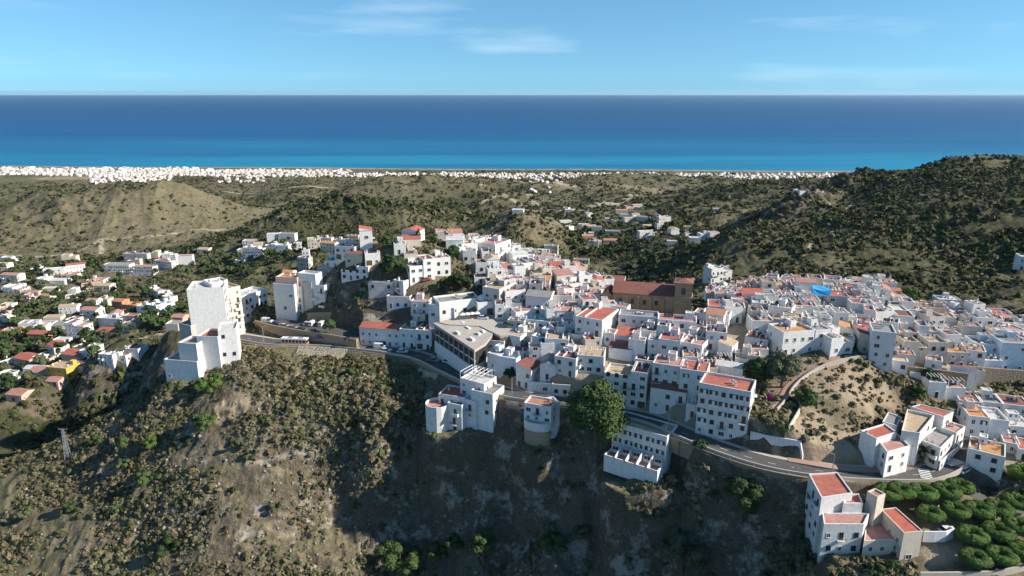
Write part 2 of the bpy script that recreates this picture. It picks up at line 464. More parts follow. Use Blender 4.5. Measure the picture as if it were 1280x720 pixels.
M['green'] = plain('green_paint', (0.05, 0.14, 0.07), 0.5)
M['rail'] = plain('iron_rail', (0.05, 0.05, 0.05), 0.5, 0.4)
m, nt, b = newmat('window_glass'); b.inputs['Base Color'].default_value = (0.035, 0.04, 0.05, 1); b.inputs['Roughness'].default_value = 0.12; M['glass'] = m
M['poolwater'] = plain('pool_water', (0.03, 0.32, 0.42), 0.08, 0, 0.1)
M['metal'] = plain('galvanised_metal', (0.45, 0.46, 0.47), 0.4, 0.6)
M['concrete'] = plain('concrete', (0.33, 0.30, 0.27), 0.9, 0, 0.25, 0.6)
M['paleslab'] = plain('weathered_slab', (0.38, 0.34, 0.29), 0.95, 0, 0.3, 0.35)
M['stone'] = plain('ochre_stone', (0.36, 0.255, 0.155), 0.95, 0, 0.3, 0.8)
M['asphalt'] = plain('asphalt', (0.075, 0.072, 0.07), 0.9, 0, 0.2, 0.4)
M['paving'] = plain('red_paving', (0.34, 0.22, 0.17), 0.9, 0, 0.15, 1.0)
M['paint'] = plain('road_paint', (0.7, 0.7, 0.68), 0.8, 0, 0.1, 3)
M['kerb'] = plain('pale_kerb', (0.42, 0.37, 0.31), 0.9, 0, 0.2)
M['canvas'] = plain('cream_canvas', (0.68, 0.63, 0.54), 0.9)
M['tarp'] = plain('blue_tarp', (0.03, 0.30, 0.60), 0.6)
M['rubber'] = plain('tyre_rubber', (0.02, 0.02, 0.02), 0.85)
M['black'] = plain('dark_trim', (0.03, 0.03, 0.032), 0.5)
for nm, c in dict(carwhite=(0.75,0.75,0.74), carblue=(0.03,0.06,0.2), cargrey=(0.28,0.29,0.31), carblack=(0.025,0.025,0.03), carred=(0.3,0.03,0.03), carsilver=(0.5,0.5,0.51), busorange=(0.55,0.22,0.08)).items():
    m, nt, b = newmat(nm + '_paint'); b.inputs['Base Color'].default_value = (*c, 1); b.inputs['Roughness'].default_value = 0.3
    b.inputs['Coat Weight'].default_value = 0.5; M[nm] = m
M['church'] = None
def church_mat():
    m, nt, b = newmat('church_masonry')
    p = wpos(nt)
    br = nt.nodes.new('ShaderNodeTexBrick'); tc = nt.nodes.new('ShaderNodeTexCoord')
    mp = N(nt, 'ShaderNodeMapping'); nt.links.new(tc.outputs['Object'], mp.inputs[0]); mp.inputs['Rotation'].default_value = (PI / 2, 0, 0)
    nt.links.new(mp.outputs[0], br.inputs['Vector'])
    br.inputs['Scale'].default_value = 1.0; br.inputs['Brick Width'].default_value = 1.1; br.inputs['Row Height'].default_value = 0.45; br.inputs['Mortar Size'].default_value = 0.03
    br.inputs['Color1'].default_value = (0.34, 0.22, 0.13, 1); br.inputs['Color2'].default_value = (0.42, 0.28, 0.17, 1); br.inputs['Mortar'].default_value = (0.3, 0.22, 0.15, 1)
    c = mixc(nt, ramp(nt, noise(nt, p, 0.5, 5, 0.7), [(0.35, 0.0), (0.7, 0.7)]), br.outputs[0], (0.22, 0.15, 0.095))
    nt.links.new(c, b.inputs['Base Color']); b.inputs['Roughness'].default_value = 0.95
    bump(nt, b, noise(nt, p, 2.5, 4), 0.4, 0.1)
    return m
M['church'] = church_mat()

def rock_mat(name, c1, c2, sc=0.4):
    m, nt, b = newmat(name); p = wpos(nt)
    v = nt.nodes.new('ShaderNodeTexVoronoi'); v.inputs['Scale'].default_value = sc * 3; nt.links.new(p, v.inputs[0])
    c = mixc(nt, noise(nt, p, sc, 6, 0.7), c1, c2)
    c = mixc(nt, ramp(nt, v.outputs[0], [(0.0, 0.0), (0.6, 0.5)]), c, tuple(x * 0.5 for x in c1))
    nt.links.new(c, b.inputs['Base Color']); b.inputs['Roughness'].default_value = 0.95
    bump(nt, b, v.outputs[0], 0.6, 0.2)
    return m
M['rockwall'] = rock_mat('rock_armour', (0.30, 0.26, 0.2), (0.45, 0.4, 0.32), 0.6)
M['retain'] = rock_mat('retaining_masonry', (0.27, 0.20, 0.13), (0.36, 0.28, 0.19), 0.7)

def leaf_mat(name, c1, c2, trans=0.15):
    m, nt, b = newmat(name); p = wpos(nt)
    oi = nt.nodes.new('ShaderNodeObjectInfo').outputs['Random']
    c = mixc(nt, noise(nt, p, 0.8, 4, 0.7), c1, c2)
    c = mixc(nt, math_(nt, 'MULTIPLY', oi, 0.45), c, tuple(x * 0.62 for x in c1))
    nt.links.new(c, b.inputs['Base Color']); b.inputs['Roughness'].default_value = 0.8
    b.inputs['Specular IOR Level'].default_value = 0.2
    return m
M['leaf_dark'] = leaf_mat('dark_green_leaves', (0.028, 0.052, 0.018), (0.06, 0.095, 0.03))
M['leaf_mid'] = leaf_mat('green_leaves', (0.05, 0.085, 0.025), (0.10, 0.145, 0.045))
M['leaf_olive'] = leaf_mat('olive_leaves', (0.075, 0.085, 0.04), (0.13, 0.14, 0.075))
M['leaf_bright'] = leaf_mat('bright_green_leaves', (0.065, 0.115, 0.022), (0.115, 0.17, 0.04))
M['leaf_clip'] = leaf_mat('clipped_green_leaves', (0.06, 0.115, 0.02), (0.115, 0.175, 0.038))
M['leaf_magenta'] = leaf_mat('magenta_bracts', (0.30, 0.03, 0.25), (0.4, 0.06, 0.33))
M['bark'] = rock_mat('grey_brown_bark', (0.13, 0.09, 0.06), (0.2, 0.15, 0.1), 2.0)

def shrub_mat():
    m, nt, b = newmat('scrub_leaves')
    at = nt.nodes.new('ShaderNodeAttribute'); at.attribute_name = 'tint'
    c = mixc(nt, noise(nt, wpos(nt), 1.2, 3, 0.7), at.outputs['Color'], (0.02, 0.022, 0.012))
    c = mixc(nt, 0.35, at.outputs['Color'], c)
    nt.links.new(c, b.inputs['Base Color']); b.inputs['Roughness'].default_value = 0.85; b.inputs['Specular IOR Level'].default_value = 0.1
    return m
M['shrub'] = shrub_mat()

def ground_mat():
    m, nt, b = newmat('dry_hillside')
    geo = nt.nodes.new('ShaderNodeNewGeometry'); p = geo.outputs['Position']
    def att(n):
        a = nt.nodes.new('ShaderNodeAttribute'); a.attribute_name = n; return a.outputs['Fac']
    veg, track, bare, rock = att('veg'), att('track'), att('bare'), att('rock')
    nbig = noise(nt, p, 0.006, 5, 0.6); nmid = noise(nt, p, 0.045, 6, 0.65); nfin = noise(nt, p, 0.35, 6, 0.7); nvf = noise(nt, p, 1.6, 4, 0.7)
    soil = mixc(nt, ramp(nt, nmid, [(0.3, 0.0), (0.7, 1.0)]), (0.27, 0.20, 0.13), (0.175, 0.14, 0.085))
    soil = mixc(nt, ramp(nt, nbig, [(0.35, 0.0), (0.65, 1.0)]), soil, (0.165, 0.15, 0.08))
    soil = mixc(nt, ramp(nt, nvf, [(0.4, 0.0), (0.75, 0.55)]), soil, (0.34, 0.28, 0.205))
    soil = mixc(nt, ramp(nt, nfin, [(0.38, 0.75), (0.55, 0.0)]), soil, (0.085, 0.07, 0.042))
    soil = mixc(nt, ramp(nt, noise(nt, p, 0.12, 5, 0.7), [(0.45, 0.0), (0.62, 0.6)]), soil, (0.10, 0.095, 0.05))
    soil = mixc(nt, math_(nt, 'MULTIPLY', veg, 0.9), soil, (0.078, 0.08, 0.038))
    bush = mixc(nt, ramp(nt, nmid, [(0.35, 0.0), (0.65, 1.0)]), (0.045, 0.05, 0.024), (0.075, 0.07, 0.034))
    vo = nt.nodes.new('ShaderNodeTexVoronoi'); vo.inputs['Scale'].default_value = 0.28; nt.links.new(p, vo.inputs[0])
    spots = math_(nt, 'ADD', math_(nt, 'MULTIPLY', nfin, 0.9), math_(nt, 'MULTIPLY', vo.outputs[0], -0.12))
    thr = math_(nt, 'SUBTRACT', math_(nt, 'ADD', spots, math_(nt, 'MULTIPLY', veg, 0.62)), 0.72)
    thr = math_(nt, 'MULTIPLY', thr, 9.0, True)
    c = mixc(nt, thr, soil, bush)
    rk = mixc(nt, ramp(nt, nfin, [(0.3, 0.0), (0.7, 1.0)]), (0.075, 0.062, 0.05), (0.17, 0.14, 0.11))
    rk = mixc(nt, ramp(nt, nmid, [(0.4, 0.0), (0.6, 0.6)]), rk, (0.11, 0.08, 0.055))
    vc = nt.nodes.new('ShaderNodeTexVoronoi'); vc.feature = 'DISTANCE_TO_EDGE'; vc.inputs['Scale'].default_value = 0.7
    wv = nt.nodes.new('ShaderNodeMapping'); nt.links.new(p, wv.inputs[0]); wv.inputs['Scale'].default_value = (1.0, 1.0, 1.8); nt.links.new(wv.outputs[0], vc.inputs[0])
    rk = mixc(nt, ramp(nt, vc.outputs['Distance'], [(0.0, 0.75), (0.09, 0.0)]), rk, (0.035, 0.03, 0.025))
    rk = mixc(nt, ramp(nt, noise(nt, p, 0.11, 5, 0.75), [(0.53, 0.0), (0.62, 0.9)]), rk, (0.38, 0.33, 0.28))
    c = mixc(nt, math_(nt, 'MULTIPLY', rock, ramp(nt, nvf, [(0.3, 0.4), (0.6, 1.0)])), c, rk)
    bc = mixc(nt, nfin, (0.32, 0.24, 0.16), (0.42, 0.33, 0.23))
    c = mixc(nt, bare, c, bc)
    c = mixc(nt, track, c, (0.42, 0.35, 0.26))
    nt.links.new(c, b.inputs['Base Color']); b.inputs['Roughness'].default_value = 0.97; b.inputs['Specular IOR Level'].default_value = 0.1
    h = math_(nt, 'ADD', nfin, math_(nt, 'MULTIPLY', nvf, 0.4))
    bump(nt, b, h, 0.7, 1.2)
    return m
M['ground'] = ground_mat()

def sea_mat():
    m, nt, b = newmat('sea_water'); p = wpos(nt)
    sx = nt.nodes.new('ShaderNodeSeparateXYZ'); nt.links.new(p, sx.inputs[0])
    mr = nt.nodes.new('ShaderNodeMapRange'); nt.links.new(sx.outputs[1], mr.inputs[0]); mr.inputs[1].default_value = 2300; mr.inputs[2].default_value = 9000
    mp = N(nt, 'ShaderNodeMapping'); nt.links.new(p, mp.inputs[0]); mp.inputs['Scale'].default_value = (0.00025, 0.0016, 1)
    st = noise(nt, mp.outputs[0], 1.0, 4, 0.6)
    f = math_(nt, 'ADD', mr.outputs[0], math_(nt, 'MULTIPLY', math_(nt, 'SUBTRACT', st, 0.5), 0.7))
    c = ramp(nt, f, [(0.0, (0.012, 0.20, 0.32)), (0.10, (0.010, 0.13, 0.26)), (0.35, (0.006, 0.082, 0.20)), (1.0, (0.005, 0.06, 0.16))])
    nt.links.new(c, b.inputs['Base Color']); b.inputs['Roughness'].default_value = 0.55; b.inputs['Specular IOR Level'].default_value = 0.12
    mp2 = N(nt, 'ShaderNodeMapping'); nt.links.new(p, mp2.inputs[0]); mp2.inputs['Scale'].default_value = (0.03, 0.05, 1)
    bump(nt, b, noise(nt, mp2.outputs[0], 1.0, 5, 0.6), 0.6, 3.0)
    return m
M['sea'] = sea_mat()
# ------------------------------------------------------------------ sky, sun
SUN_AZ, SUN_EL = R(100), R(31.5)     # azimuth clockwise from the view direction
w = bpy.data.worlds.new('World'); scene.world = w; w.use_nodes = True
nt = w.node_tree; bg = nt.nodes['Background']
sky = nt.nodes.new('ShaderNodeTexSky'); sky.sky_type = 'NISHITA'; sky.sun_disc = False
sky.sun_elevation = SUN_EL; sky.sun_rotation = SUN_AZ
sky.altitude = 250; sky.air_density = 1.0; sky.dust_density = 0.0; sky.ozone_density = 3.0
tc = nt.nodes.new('ShaderNodeTexCoord')
# thin high cloud wisps
mp = nt.nodes.new('ShaderNodeMapping'); nt.links.new(tc.outputs['Generated'], mp.inputs[0]); mp.inputs['Scale'].default_value = (3.0, 3.0, 22.0)
nz = nt.nodes.new('ShaderNodeTexNoise'); nt.links.new(mp.outputs[0], nz.inputs[0]); nz.inputs['Scale'].default_value = 1.1; nz.inputs['Detail'].default_value = 6
cf = ramp(nt, nz.outputs['Fac'], [(0.58, 0.0), (0.85, 0.40)])
skyt = mixc(nt, 1.0, sky.outputs[0], (0.70, 1.04, 1.12), 'MULTIPLY')
skyc = mixc(nt, cf, skyt, (7.0, 8.6, 9.6))
sep = nt.nodes.new('ShaderNodeSeparateXYZ'); nt.links.new(tc.outputs['Generated'], sep.inputs[0])
cmb = nt.nodes.new('ShaderNodeCombineXYZ'); nt.links.new(sep.outputs[0], cmb.inputs[0]); nt.links.new(sep.outputs[1], cmb.inputs[1])
nt.links.new(math_(nt, 'ADD', math_(nt, 'MULTIPLY', math_(nt, 'MAXIMUM', sep.outputs[2], 0.0), 0.9), 0.10), cmb.inputs[2])
nrm = nt.nodes.new('ShaderNodeVectorMath'); nrm.operation = 'NORMALIZE'; nt.links.new(cmb.outputs[0], nrm.inputs[0]); nt.links.new(nrm.outputs[0], sky.inputs[0])
# low bank of sea mist along the horizon
band = ramp(nt, sep.outputs[2], [(0.0, 1.0), (0.012, 0.85), (0.02, 0.25), (0.10, 0.0)])
skyc = mixc(nt, math_(nt, 'MULTIPLY', band, 0.35), skyc, (1.9, 3.6, 4.8))
nt.links.new(skyc, bg.inputs[0]); bg.inputs[1].default_value = 0.085
sd = bpy.data.lights.new('sun', 'SUN'); sd.energy = 5.0; sd.angle = R(0.53); sd.color = (1.0, 0.93, 0.82)
so = bpy.data.objects.new('sun', sd); COL.objects.link(so)
sdir = Vector((math.cos(SUN_EL) * math.sin(SUN_AZ), math.cos(SUN_EL) * math.cos(SUN_AZ), math.sin(SUN_EL)))
so.rotation_euler = sdir.to_track_quat('Z', 'Y').to_euler(); so.location = sdir * 500
scene.view_settings.view_transform = 'Standard'; scene.view_settings.look = 'None'
scene.view_settings.exposure = 0.72; scene.view_settings.gamma = 1.0
try: scene.view_settings.use_curve_mapping = False
except Exception: pass
cy = scene.cycles
cy.max_bounces = 5; cy.diffuse_bounces = 3; cy.glossy_bounces = 2; cy.transmission_bounces = 2; cy.volume_bounces = 0; cy.transparent_max_bounces = 4
cy.use_denoising = True; cy.use_adaptive_sampling = True; cy.adaptive_threshold = 0.02
try: cy.denoiser = 'OPENIMAGEDENOISE'
except Exception: pass

# ------------------------------------------------------------------ ground sheet
ii, jj = np.meshgrid(np.arange(NR - 1), np.arange(NT - 1), indexing='ij')
q = (ii * NT + jj).ravel()
FQ = np.stack([q, q + NT, q + NT + 1, q + 1], 1)
V = np.stack([GX.ravel(), GY.ravel(), GZ.ravel()], 1)
X, Y, Z = V[:, 0], V[:, 1], V[:, 2]
gr0, gr1 = np.gradient(GZ, axis=0), np.gradient(GZ, axis=1)
dr = np.gradient(_rr)[:, None]; dt = np.gradient(_th)[None, :] * _rr[:, None]
SLOPE = np.hypot(gr0 / dr, gr1 / dt).ravel()
RRv = np.hypot(X, Y)
tmask = np.maximum(poly_in(X, Y, TOWN), poly_in(X, Y, PLATEAU))
# plant cover: thicker in valleys and gullies, thin on dry crests
VG = [(G(750,310,82), 190, 0.95), (G(600,300,90), 120, 0.7), (G(100,400,75), 190, 0.75), (G(300,340,72), 150, 0.85), (G(1100,300,155), 300, .85), (G(1250,280,165), 260, .9), (G(850,330,120), 130, 1.0),
      (G(420,275,100), 150, 0.95), (G(150,255,80), 60, .9), (G(560,250,60), 180, .7), (G(940,245,70), 250, .9), (G(1150,230,165), 150, 1.0), (G(400,500,140), 45, 0.6), (G(550,600,120), 45, 0.95), (G(640,650,115), 40, 0.95), (G(740,620,126), 35, 0.9), (G(930,640,136), 40, 0.95), (G(150,480,97), 60, 1.0), (G(50,515,84), 50, 0.9), (G(480,340,100), 200, 0.8), (G(620,240,45), 500, 0.5), (G(850,250,60), 400, 0.55)]  # dense ravine and left hollow spots also deepen the shade there by colour
def veg_fn(X, Y, Z):
    v = 0.26 + 0.6 * (fbm(X, Y, 120, 4, 51) - 0.25)
    f6 = 0.65 + 0.7 * (fbm(X, Y, 60, 3, 61) - 0.3)
    for c, rad, a in VG:
        v = np.maximum(v, a * np.exp(-((X - c[0]) ** 2 + (Y - c[1]) ** 2) / rad ** 2) * f6)
    c = G(170,262,85)
    v *= 1 - 0.75 * np.exp(-((X - c[0] - 60) ** 2 / 190 ** 2 + (Y - c[1]) ** 2 / 160 ** 2))
    return np.clip(v, 0, 1)
veg = veg_fn(X, Y, Z)
veg *= sst(4, -4, tmask) * 0.9 + 0.1
veg *= 1 - .75 * sst(345, 290, RRv) * sst(-170, -140, X - 0 * Y)
TRACKS = [([(0,318),(40,322),(90,316),(128,300),(170,298),(240,290),(300,285)],60,2.5), ([(450,213),(440,235),(330,240),(260,236),(180,232)],30,4),
          ([(128,300),(118,330),(90,345)],60,2.5), ([(660,250),(680,268),(760,262),(800,250)],50,6), ([(700,262),(780,255)],55,12), ([(600,240),(660,262),(670,270)],50,5),
          ([(640,235),(720,240),(800,236)],50,6), ([(820,300),(840,312),(800,322)],86,2.5), ([(1000,300),(1060,262),(1110,240)],160,1.2), ([(0,498),(60,488),(110,478),(150,462),(205,440)],76,2.5),
          ([(730,310),(790,296),(850,290),(905,290)],84,2.5),([(540,262),(600,258),(640,246)],50,5)]
track = np.zeros(len(X))
for pts, z, wd in TRACKS:
    line = [G(a, b_, z) for a, b_ in pts]
    lx = [p[0] for p in line]; ly = [p[1] for p in line]
    k = (RRv > 260) & (X > min(lx) - 30) & (X < max(lx) + 30) & (Y > min(ly) - 30) & (Y < max(ly) + 30)
    d = seg_dist(X[k] + 6 * (vnoise(X[k] / 30, Y[k] / 30, 3) - .5), Y[k] + 6 * (vnoise(X[k] / 30, Y[k] / 30, 4) - .5), line)
    track[k] = np.maximum(track[k], sst(wd * 1.4, wd * 0.6, d) * 0.8)
BARE = [(G(290,500,142), 9, 5, .8), (G(1040,480,163), 24, 12, 0.75), (G(1035,545,155), 15, 9, 0.9), (G(380,600,121), 8, 4, .55), (G(350,660,112), 5, 3, .5), (G(450,610,118), 6, 3, 0.6),
        (G(720,705,111), 14, 3, .6), (G(684,625,122), 1.3, 3.5, .6), (G(60,520,76), 30, 5, .3), (G(700,268,52), 90, 40, .5), (G(120,222,14), 160, 60, .6), (G(440,300,100), 30, 12, .35),
        (G(655,280,112), 40, 30, .3), (G(775,240,50), 150, 50, .35), (G(150,420,80), 30, 12, .4)]
bare = np.zeros(len(X))
for c, rx, ry, a in BARE:
    d = ((X - c[0]) / rx) ** 2 + ((Y - c[1]) / ry) ** 2 + 0.9 * (vnoise(X / 3.0, Y / 3.0, 8) - .5) + 1.2 * (vnoise(X / (rx * .6), Y / (rx * .6), 18) - .5)
    bare = np.maximum(bare, a * sst(1.3, 0.6, d) * (sst(1.1, .7, SLOPE) if ry < 6 else 1.0))
rockm = sst(0.6, 1.15, SLOPE) * sst(900, 500, RRv)
shore = COASTY(X) - Y
bare = np.maximum(bare, sst(48, 30, shore) * 0.95)
cr = sst(34, 8, seg_dist(X, Y, [G(985,262,157), G(1020,240,160), G(1050,228,164), G(1085,232,160)]))
rockm = np.maximum(rockm, cr * 0.8)
core = np.full(len(X), -9.0)
kk = tmask > 3
for poly in ([(540,335),(600,322),(690,322),(760,345),(800,350),(800,380),(765,415),(700,440),(640,432),(625,392),(560,345)],[(600,430),(700,425),(760,390),(880,400),(960,410),(955,440),(890,465),(870,540),(790,515),(700,500),(610,490)],
             [(870,350),(925,355),(1010,350),(1090,365),(1140,380),(1290,385),(1290,450),(1130,455),(1080,440),(1000,445),(960,430),(880,420)],[(1150,510),(1290,495),(1290,590),(1180,600)],[(395,300),(450,296),(470,312),(500,340),(480,366),(430,350)]):
    core[kk] = np.maximum(core[kk], poly_in(X[kk], Y[kk], [G(a, b_, 164)[:2] for a, b_ in poly]))
track = np.maximum(track, sst(-1, 2, core) * .62)
nl = [hit(a, b_) for a, b_ in ((372,470),(400,471),(440,474),(480,468),(520,463),(545,470))]
kk = (RRv > 180) & (RRv < 300); track[kk] = np.maximum(track[kk], sst(1.1, .5, seg_dist(X[kk], Y[kk], nl)) * .8)
nl = [hit(a, b_) for a, b_ in ((300,585),(350,570),(400,560),(450,548))]
track[kk] = np.maximum(track[kk], sst(.8, .4, seg_dist(X[kk], Y[kk], nl)) * .6)
rockm = np.maximum(rockm, sst(-2, 3, tmask) * 0.2)
me = mesh_np('ground', V, FQ, M['ground'], dict(veg=veg, track=track, bare=bare, rock=rockm), smooth=True)
g = link('ground', me); g['kind'] = 'structure'
# sea
mb = MB(); mb.quad((-60000, 1900, 0), (60000, 1900, 0), (60000, 60000, 0), (-60000, 60000, 0))
s = mb.build('sea', M['sea']); s['kind'] = 'structure'

# ------------------------------------------------------------------ air
hm, hnt, hb = newmat('air'); hnt.nodes.remove(hb)
pv = hnt.nodes.new('ShaderNodeVolumePrincipled'); pv.inputs['Color'].default_value = (0.6, 0.82, 1.0, 1); pv.inputs['Density'].default_value = 0.000011; pv.inputs['Anisotropy'].default_value = 0.2
hnt.links.new(pv.outputs[0], hnt.nodes['Material Output'].inputs['Volume'])
mb = MB(); mb.box(-61000, 61000, -61000, 61000, -12, 290, 0, bottom=True)
hz_o = mb.build('haze', hm); hz_o['kind'] = 'stuff'
# ------------------------------------------------------------------ window, door, balcony meshes shared by every house
def _win(wd, ht, frame, shutter=None, sill=True, arch=False):
    mb = MB(); t = 0.10; y = -0.07
    mb.box(-wd/2 - t, -wd/2, y, 0.0, 0, ht + t, 0); mb.box(wd/2, wd/2 + t, y, 0.0, 0, ht + t, 0)
    mb.box(-wd/2, wd/2, y, 0.0, ht, ht + t, 0)
    if sill: mb.box(-wd/2 - 0.15, wd/2 + 0.15, y - 0.07, 0.0, -0.09, 0, 0, bottom=True)
    mb.box(-wd/2, wd/2, -0.02, 0.0, 0, ht, 1)
    mb.box(-0.03, 0.03, -0.045, -0.02, 0, ht, 0)
    if shutter:
        mb.box(-wd/2, -0.035, -0.05, -0.022, ht * 0.0, ht, 2)
    return mb.mesh('window', [M[frame], M['glass'], M[shutter or frame]])
WIN = [_win(0.9, 1.25, 'frame'), _win(1.1, 1.2, 'brown'), _win(0.8, 1.1, 'frame', 'brown'), _win(1.5, 1.2, 'frame'), _win(0.9, 2.1, 'brown', sill=False), _win(1.0, 1.25, 'black'), _win(1.0, 1.3, 'bluepaint')]
def _door(wd, ht, mt):
    mb = MB()
    mb.box(-wd/2 - 0.1, -wd/2, -0.08, 0, 0, ht + 0.1, 0); mb.box(wd/2, wd/2 + 0.1, -0.08, 0, 0, ht + 0.1, 0); mb.box(-wd/2, wd/2, -0.08, 0, ht, ht + 0.1, 0)
    mb.box(-wd/2, wd/2, -0.03, 0, 0, ht, 1)
    for k in (-1, 1): mb.box(k * wd/4 - wd*.17, k * wd/4 + wd*.17, -0.05, -0.03, 0.2, ht - 0.2, 1)
    return mb.mesh('door', [M['frame'], M[mt]])
DOORS = [_door(1.0, 2.1, 'brown'), _door(1.0, 2.1, 'black'), _door(2.3, 2.3, 'bluepaint'), _door(2.4, 2.3, 'brown'), _door(0.9, 2.1, 'bluepaint')]
def _balc(wd, solid):
    mb = MB(); d = 1.1
    mb.box(-wd/2, wd/2, -d, 0, -0.15, 0, 0, bottom=True)
    if solid:
        mb.box(-wd/2, wd/2, -d, -d + 0.12, 0, 0.95, 0); mb.box(-wd/2, -wd/2 + 0.12, -d + 0.12, 0, 0, 0.95, 0); mb.box(wd/2 - 0.12, wd/2, -d + 0.12, 0, 0, 0.95, 0)
    else:
        mb.box(-wd/2, wd/2, -d, -d + 0.04, 0.9, 0.95, 1)
        for s in (-wd/2, wd/2 - 0.04): mb.box(s, s + 0.04, -d + 0.04, 0, 0.9, 0.95, 1)
        n = int(wd / 0.14)
        for i in range(n + 1):
            x = -wd/2 + (wd - 0.03) * i / n; mb.box(x, x + 0.03, -d, -d + 0.03, 0, 0.9, 1)
    return mb.mesh('balcony', [M['white'], M['rail']])
BALC = [_balc(2.4, False), _balc(3.0, True), _balc(1.8, False)]
def _chim():
    mb = MB(); mb.box(-.3, .3, -.3, .3, 0, 1.1, 0); mb.box(-.38, .38, -.38, .38, 1.1, 1.2, 1); mb.box(-.2, .2, -.2, .2, 1.2, 1.45, 0)
    return mb.mesh('chimney', [M['white'], M['r_terra']])
CHIM = _chim()
def _awn(wd, mt):
    mb = MB(); mb.quad((-wd/2, 0, 2.6), (-wd/2, -1.8, 2.1), (wd/2, -1.8, 2.1), (wd/2, 0, 2.6)); mb.quad((-wd/2, -1.8, 2.1), (-wd/2, -1.8, 1.85), (wd/2, -1.8, 1.85), (wd/2, -1.8, 2.1))
    mb.box(-wd/2, -wd/2 + .05, -1.75, -1.7, 0, 2.1, 1); mb.box(wd/2 - .05, wd/2, -1.75, -1.7, 0, 2.1, 1)
    return mb.mesh('awning', [M[mt], M['rail']])
AWN = _awn(3.5, 'canvas')
def _loggia(wd, ht):           # framed balcony with a solid front; flat dark pane stands for its shaded depth
    mb = MB()
    mb.box(-wd/2 - .12, -wd/2, -.10, 0, 0, ht + .12, 0); mb.box(wd/2, wd/2 + .12, -.10, 0, 0, ht + .12, 0); mb.box(-wd/2, wd/2, -.10, 0, ht, ht + .12, 0)
    mb.box(-wd/2, wd/2, -.10, 0, -.12, .75, 0); mb.box(-wd/2, wd/2, -.02, 0, .75, ht, 1); mb.box(-.3, .5, -.06, -.021, .75, ht - .25, 2)
    return mb.mesh('loggia', [M['white'], M['glass'], M['frame']])
LOG = [_loggia(2.6, 2.2), _loggia(1.9, 2.1)]
def _tank():
    mb = MB(); mb.tube([(0, 0, 0), (0, 0, 1.1), (0, 0, 1.25)], [.5, .5, .3], 10, 0); return mb.mesh('water_tank', [M['metal']], True)
TANK = _tank()
def _dish():
    mb = MB(); mb.tube([(0, 0, 0), (0, 0, 1.3)], [.03, .03], 5, 0)
    for a in range(8):
        t0, t1 = a * PI / 4, (a + 1) * PI / 4
        mb.face([(0, -.1, 1.2), (.4 * math.cos(t0), -.25, 1.2 + .4 * math.sin(t0)), (.4 * math.cos(t1), -.25, 1.2 + .4 * math.sin(t1))], 0)
    return mb.mesh('satellite_dish', [M['frame']])
DISH = _dish()

HOUSES = []      # records used for labels and for keeping clear of each other
FOOT = []        # (x, y, radius)

def put(name, me, parent, loc, rz=0.0, sc=None):
    o = bpy.data.objects.new(name, me); COL.objects.link(o); o.parent = parent
    o.location = loc; o.rotation_euler = (0, 0, rz)
    if sc: o.scale = sc
    return o

def block(parent, fp, z0, z1, wall, roofm, parapet=0.7, name='wall', roofname='roof', rnd=random):
    """walls with a raised parapet round a flat terrace; fp counter-clockwise, local metres"""
    th = 0.28; n = len(fp); mb = MB(); b = len(mb.v)
    c = (sum(p[0] for p in fp) / n, sum(p[1] for p in fp) / n)
    inn = []
    for i in range(n):            # inset corner
        p0 = Vector(fp[i - 1]); p1 = Vector(fp[i]); p2 = Vector(fp[(i + 1) % n])
        d1 = (p1 - p0).normalized(); d2 = (p2 - p1).normalized()
        n1 = Vector((-d1.y, d1.x)); n2 = Vector((-d2.y, d2.x)); k = n1 + n2
        k = k / max(0.3, k.dot(n1)); inn.append(p1 + k * th)
    zt = z1 + parapet
    for lst, z in ((fp, z0), (fp, zt), (inn, zt), (inn, z1 - 0.05)):
        mb.v += [(p[0], p[1], z) for p in lst]
    for L in range(3):
        for i in range(n):
            j = (i + 1) % n
            mb.f.append((b + L * n + i, b + L * n + j, b + (L + 1) * n + j, b + (L + 1) * n + i)); mb.m.append(0)
    w_ = mb.build(name, M[wall], parent)
    mr = MB(); mr.face([(p[0], p[1], z1) for p in inn], 0)
    r_ = mr.build(roofname, M[roofm], parent)
    return w_, r_

def gable(parent, fp4, z1, roofm, rise=1.2, over=0.25, name='roof', wall='white', shed=False):
    """pitched tiles over a four-cornered block; ridge along the longer side"""
    P = [Vector((p[0], p[1])) for p in fp4]
    if (P[1] - P[0]).length < (P[2] - P[1]).length: P = P[1:] + P[:1]
    c = sum(P, Vector((0, 0))) / 4
    O = [c + (p - c) * (1 + over / max(1, (p - c).length)) for p in P]
    mb = MB(); t = 0.14
    a, b_, c_, d = O
    m1 = (d + a) / 2; m2 = (b_ + c_) / 2
    zr = z1 + rise; ze = z1 + 0.02
    def v3(p, z): return (p.x, p.y, z)
    if shed:
        mb.quad(v3(a, ze), v3(b_, ze), v3(c_, zr), v3(d, zr), 0)
        mb.quad(v3(d, ze - t), v3(c_, ze - t), v3(c_, zr), v3(d, zr), 1); mb.face([v3(a, ze), v3(d, zr), v3(d, ze - t)], 1); mb.face([v3(b_, ze), v3(c_, ze - t), v3(c_, zr)], 1)
    else:
        mb.quad(v3(a, ze), v3(b_, ze), v3(m2, zr), v3(m1, zr), 0); mb.quad(v3(c_, ze), v3(d, ze), v3(m1, zr), v3(m2, zr), 0)
        mb.face([v3(d, ze), v3(a, ze), v3(m1, zr)], 1); mb.face([v3(b_, ze), v3(c_, ze), v3(m2, zr)], 1)
        mb.quad(v3(a, ze - t), v3(b_, ze - t), v3(b_, ze), v3(a, ze), 0); mb.quad(v3(c_, ze - t), v3(d, ze - t), v3(d, ze), v3(c_, ze), 0)
    return mb.build(name, [M[roofm], M[wall]], parent)

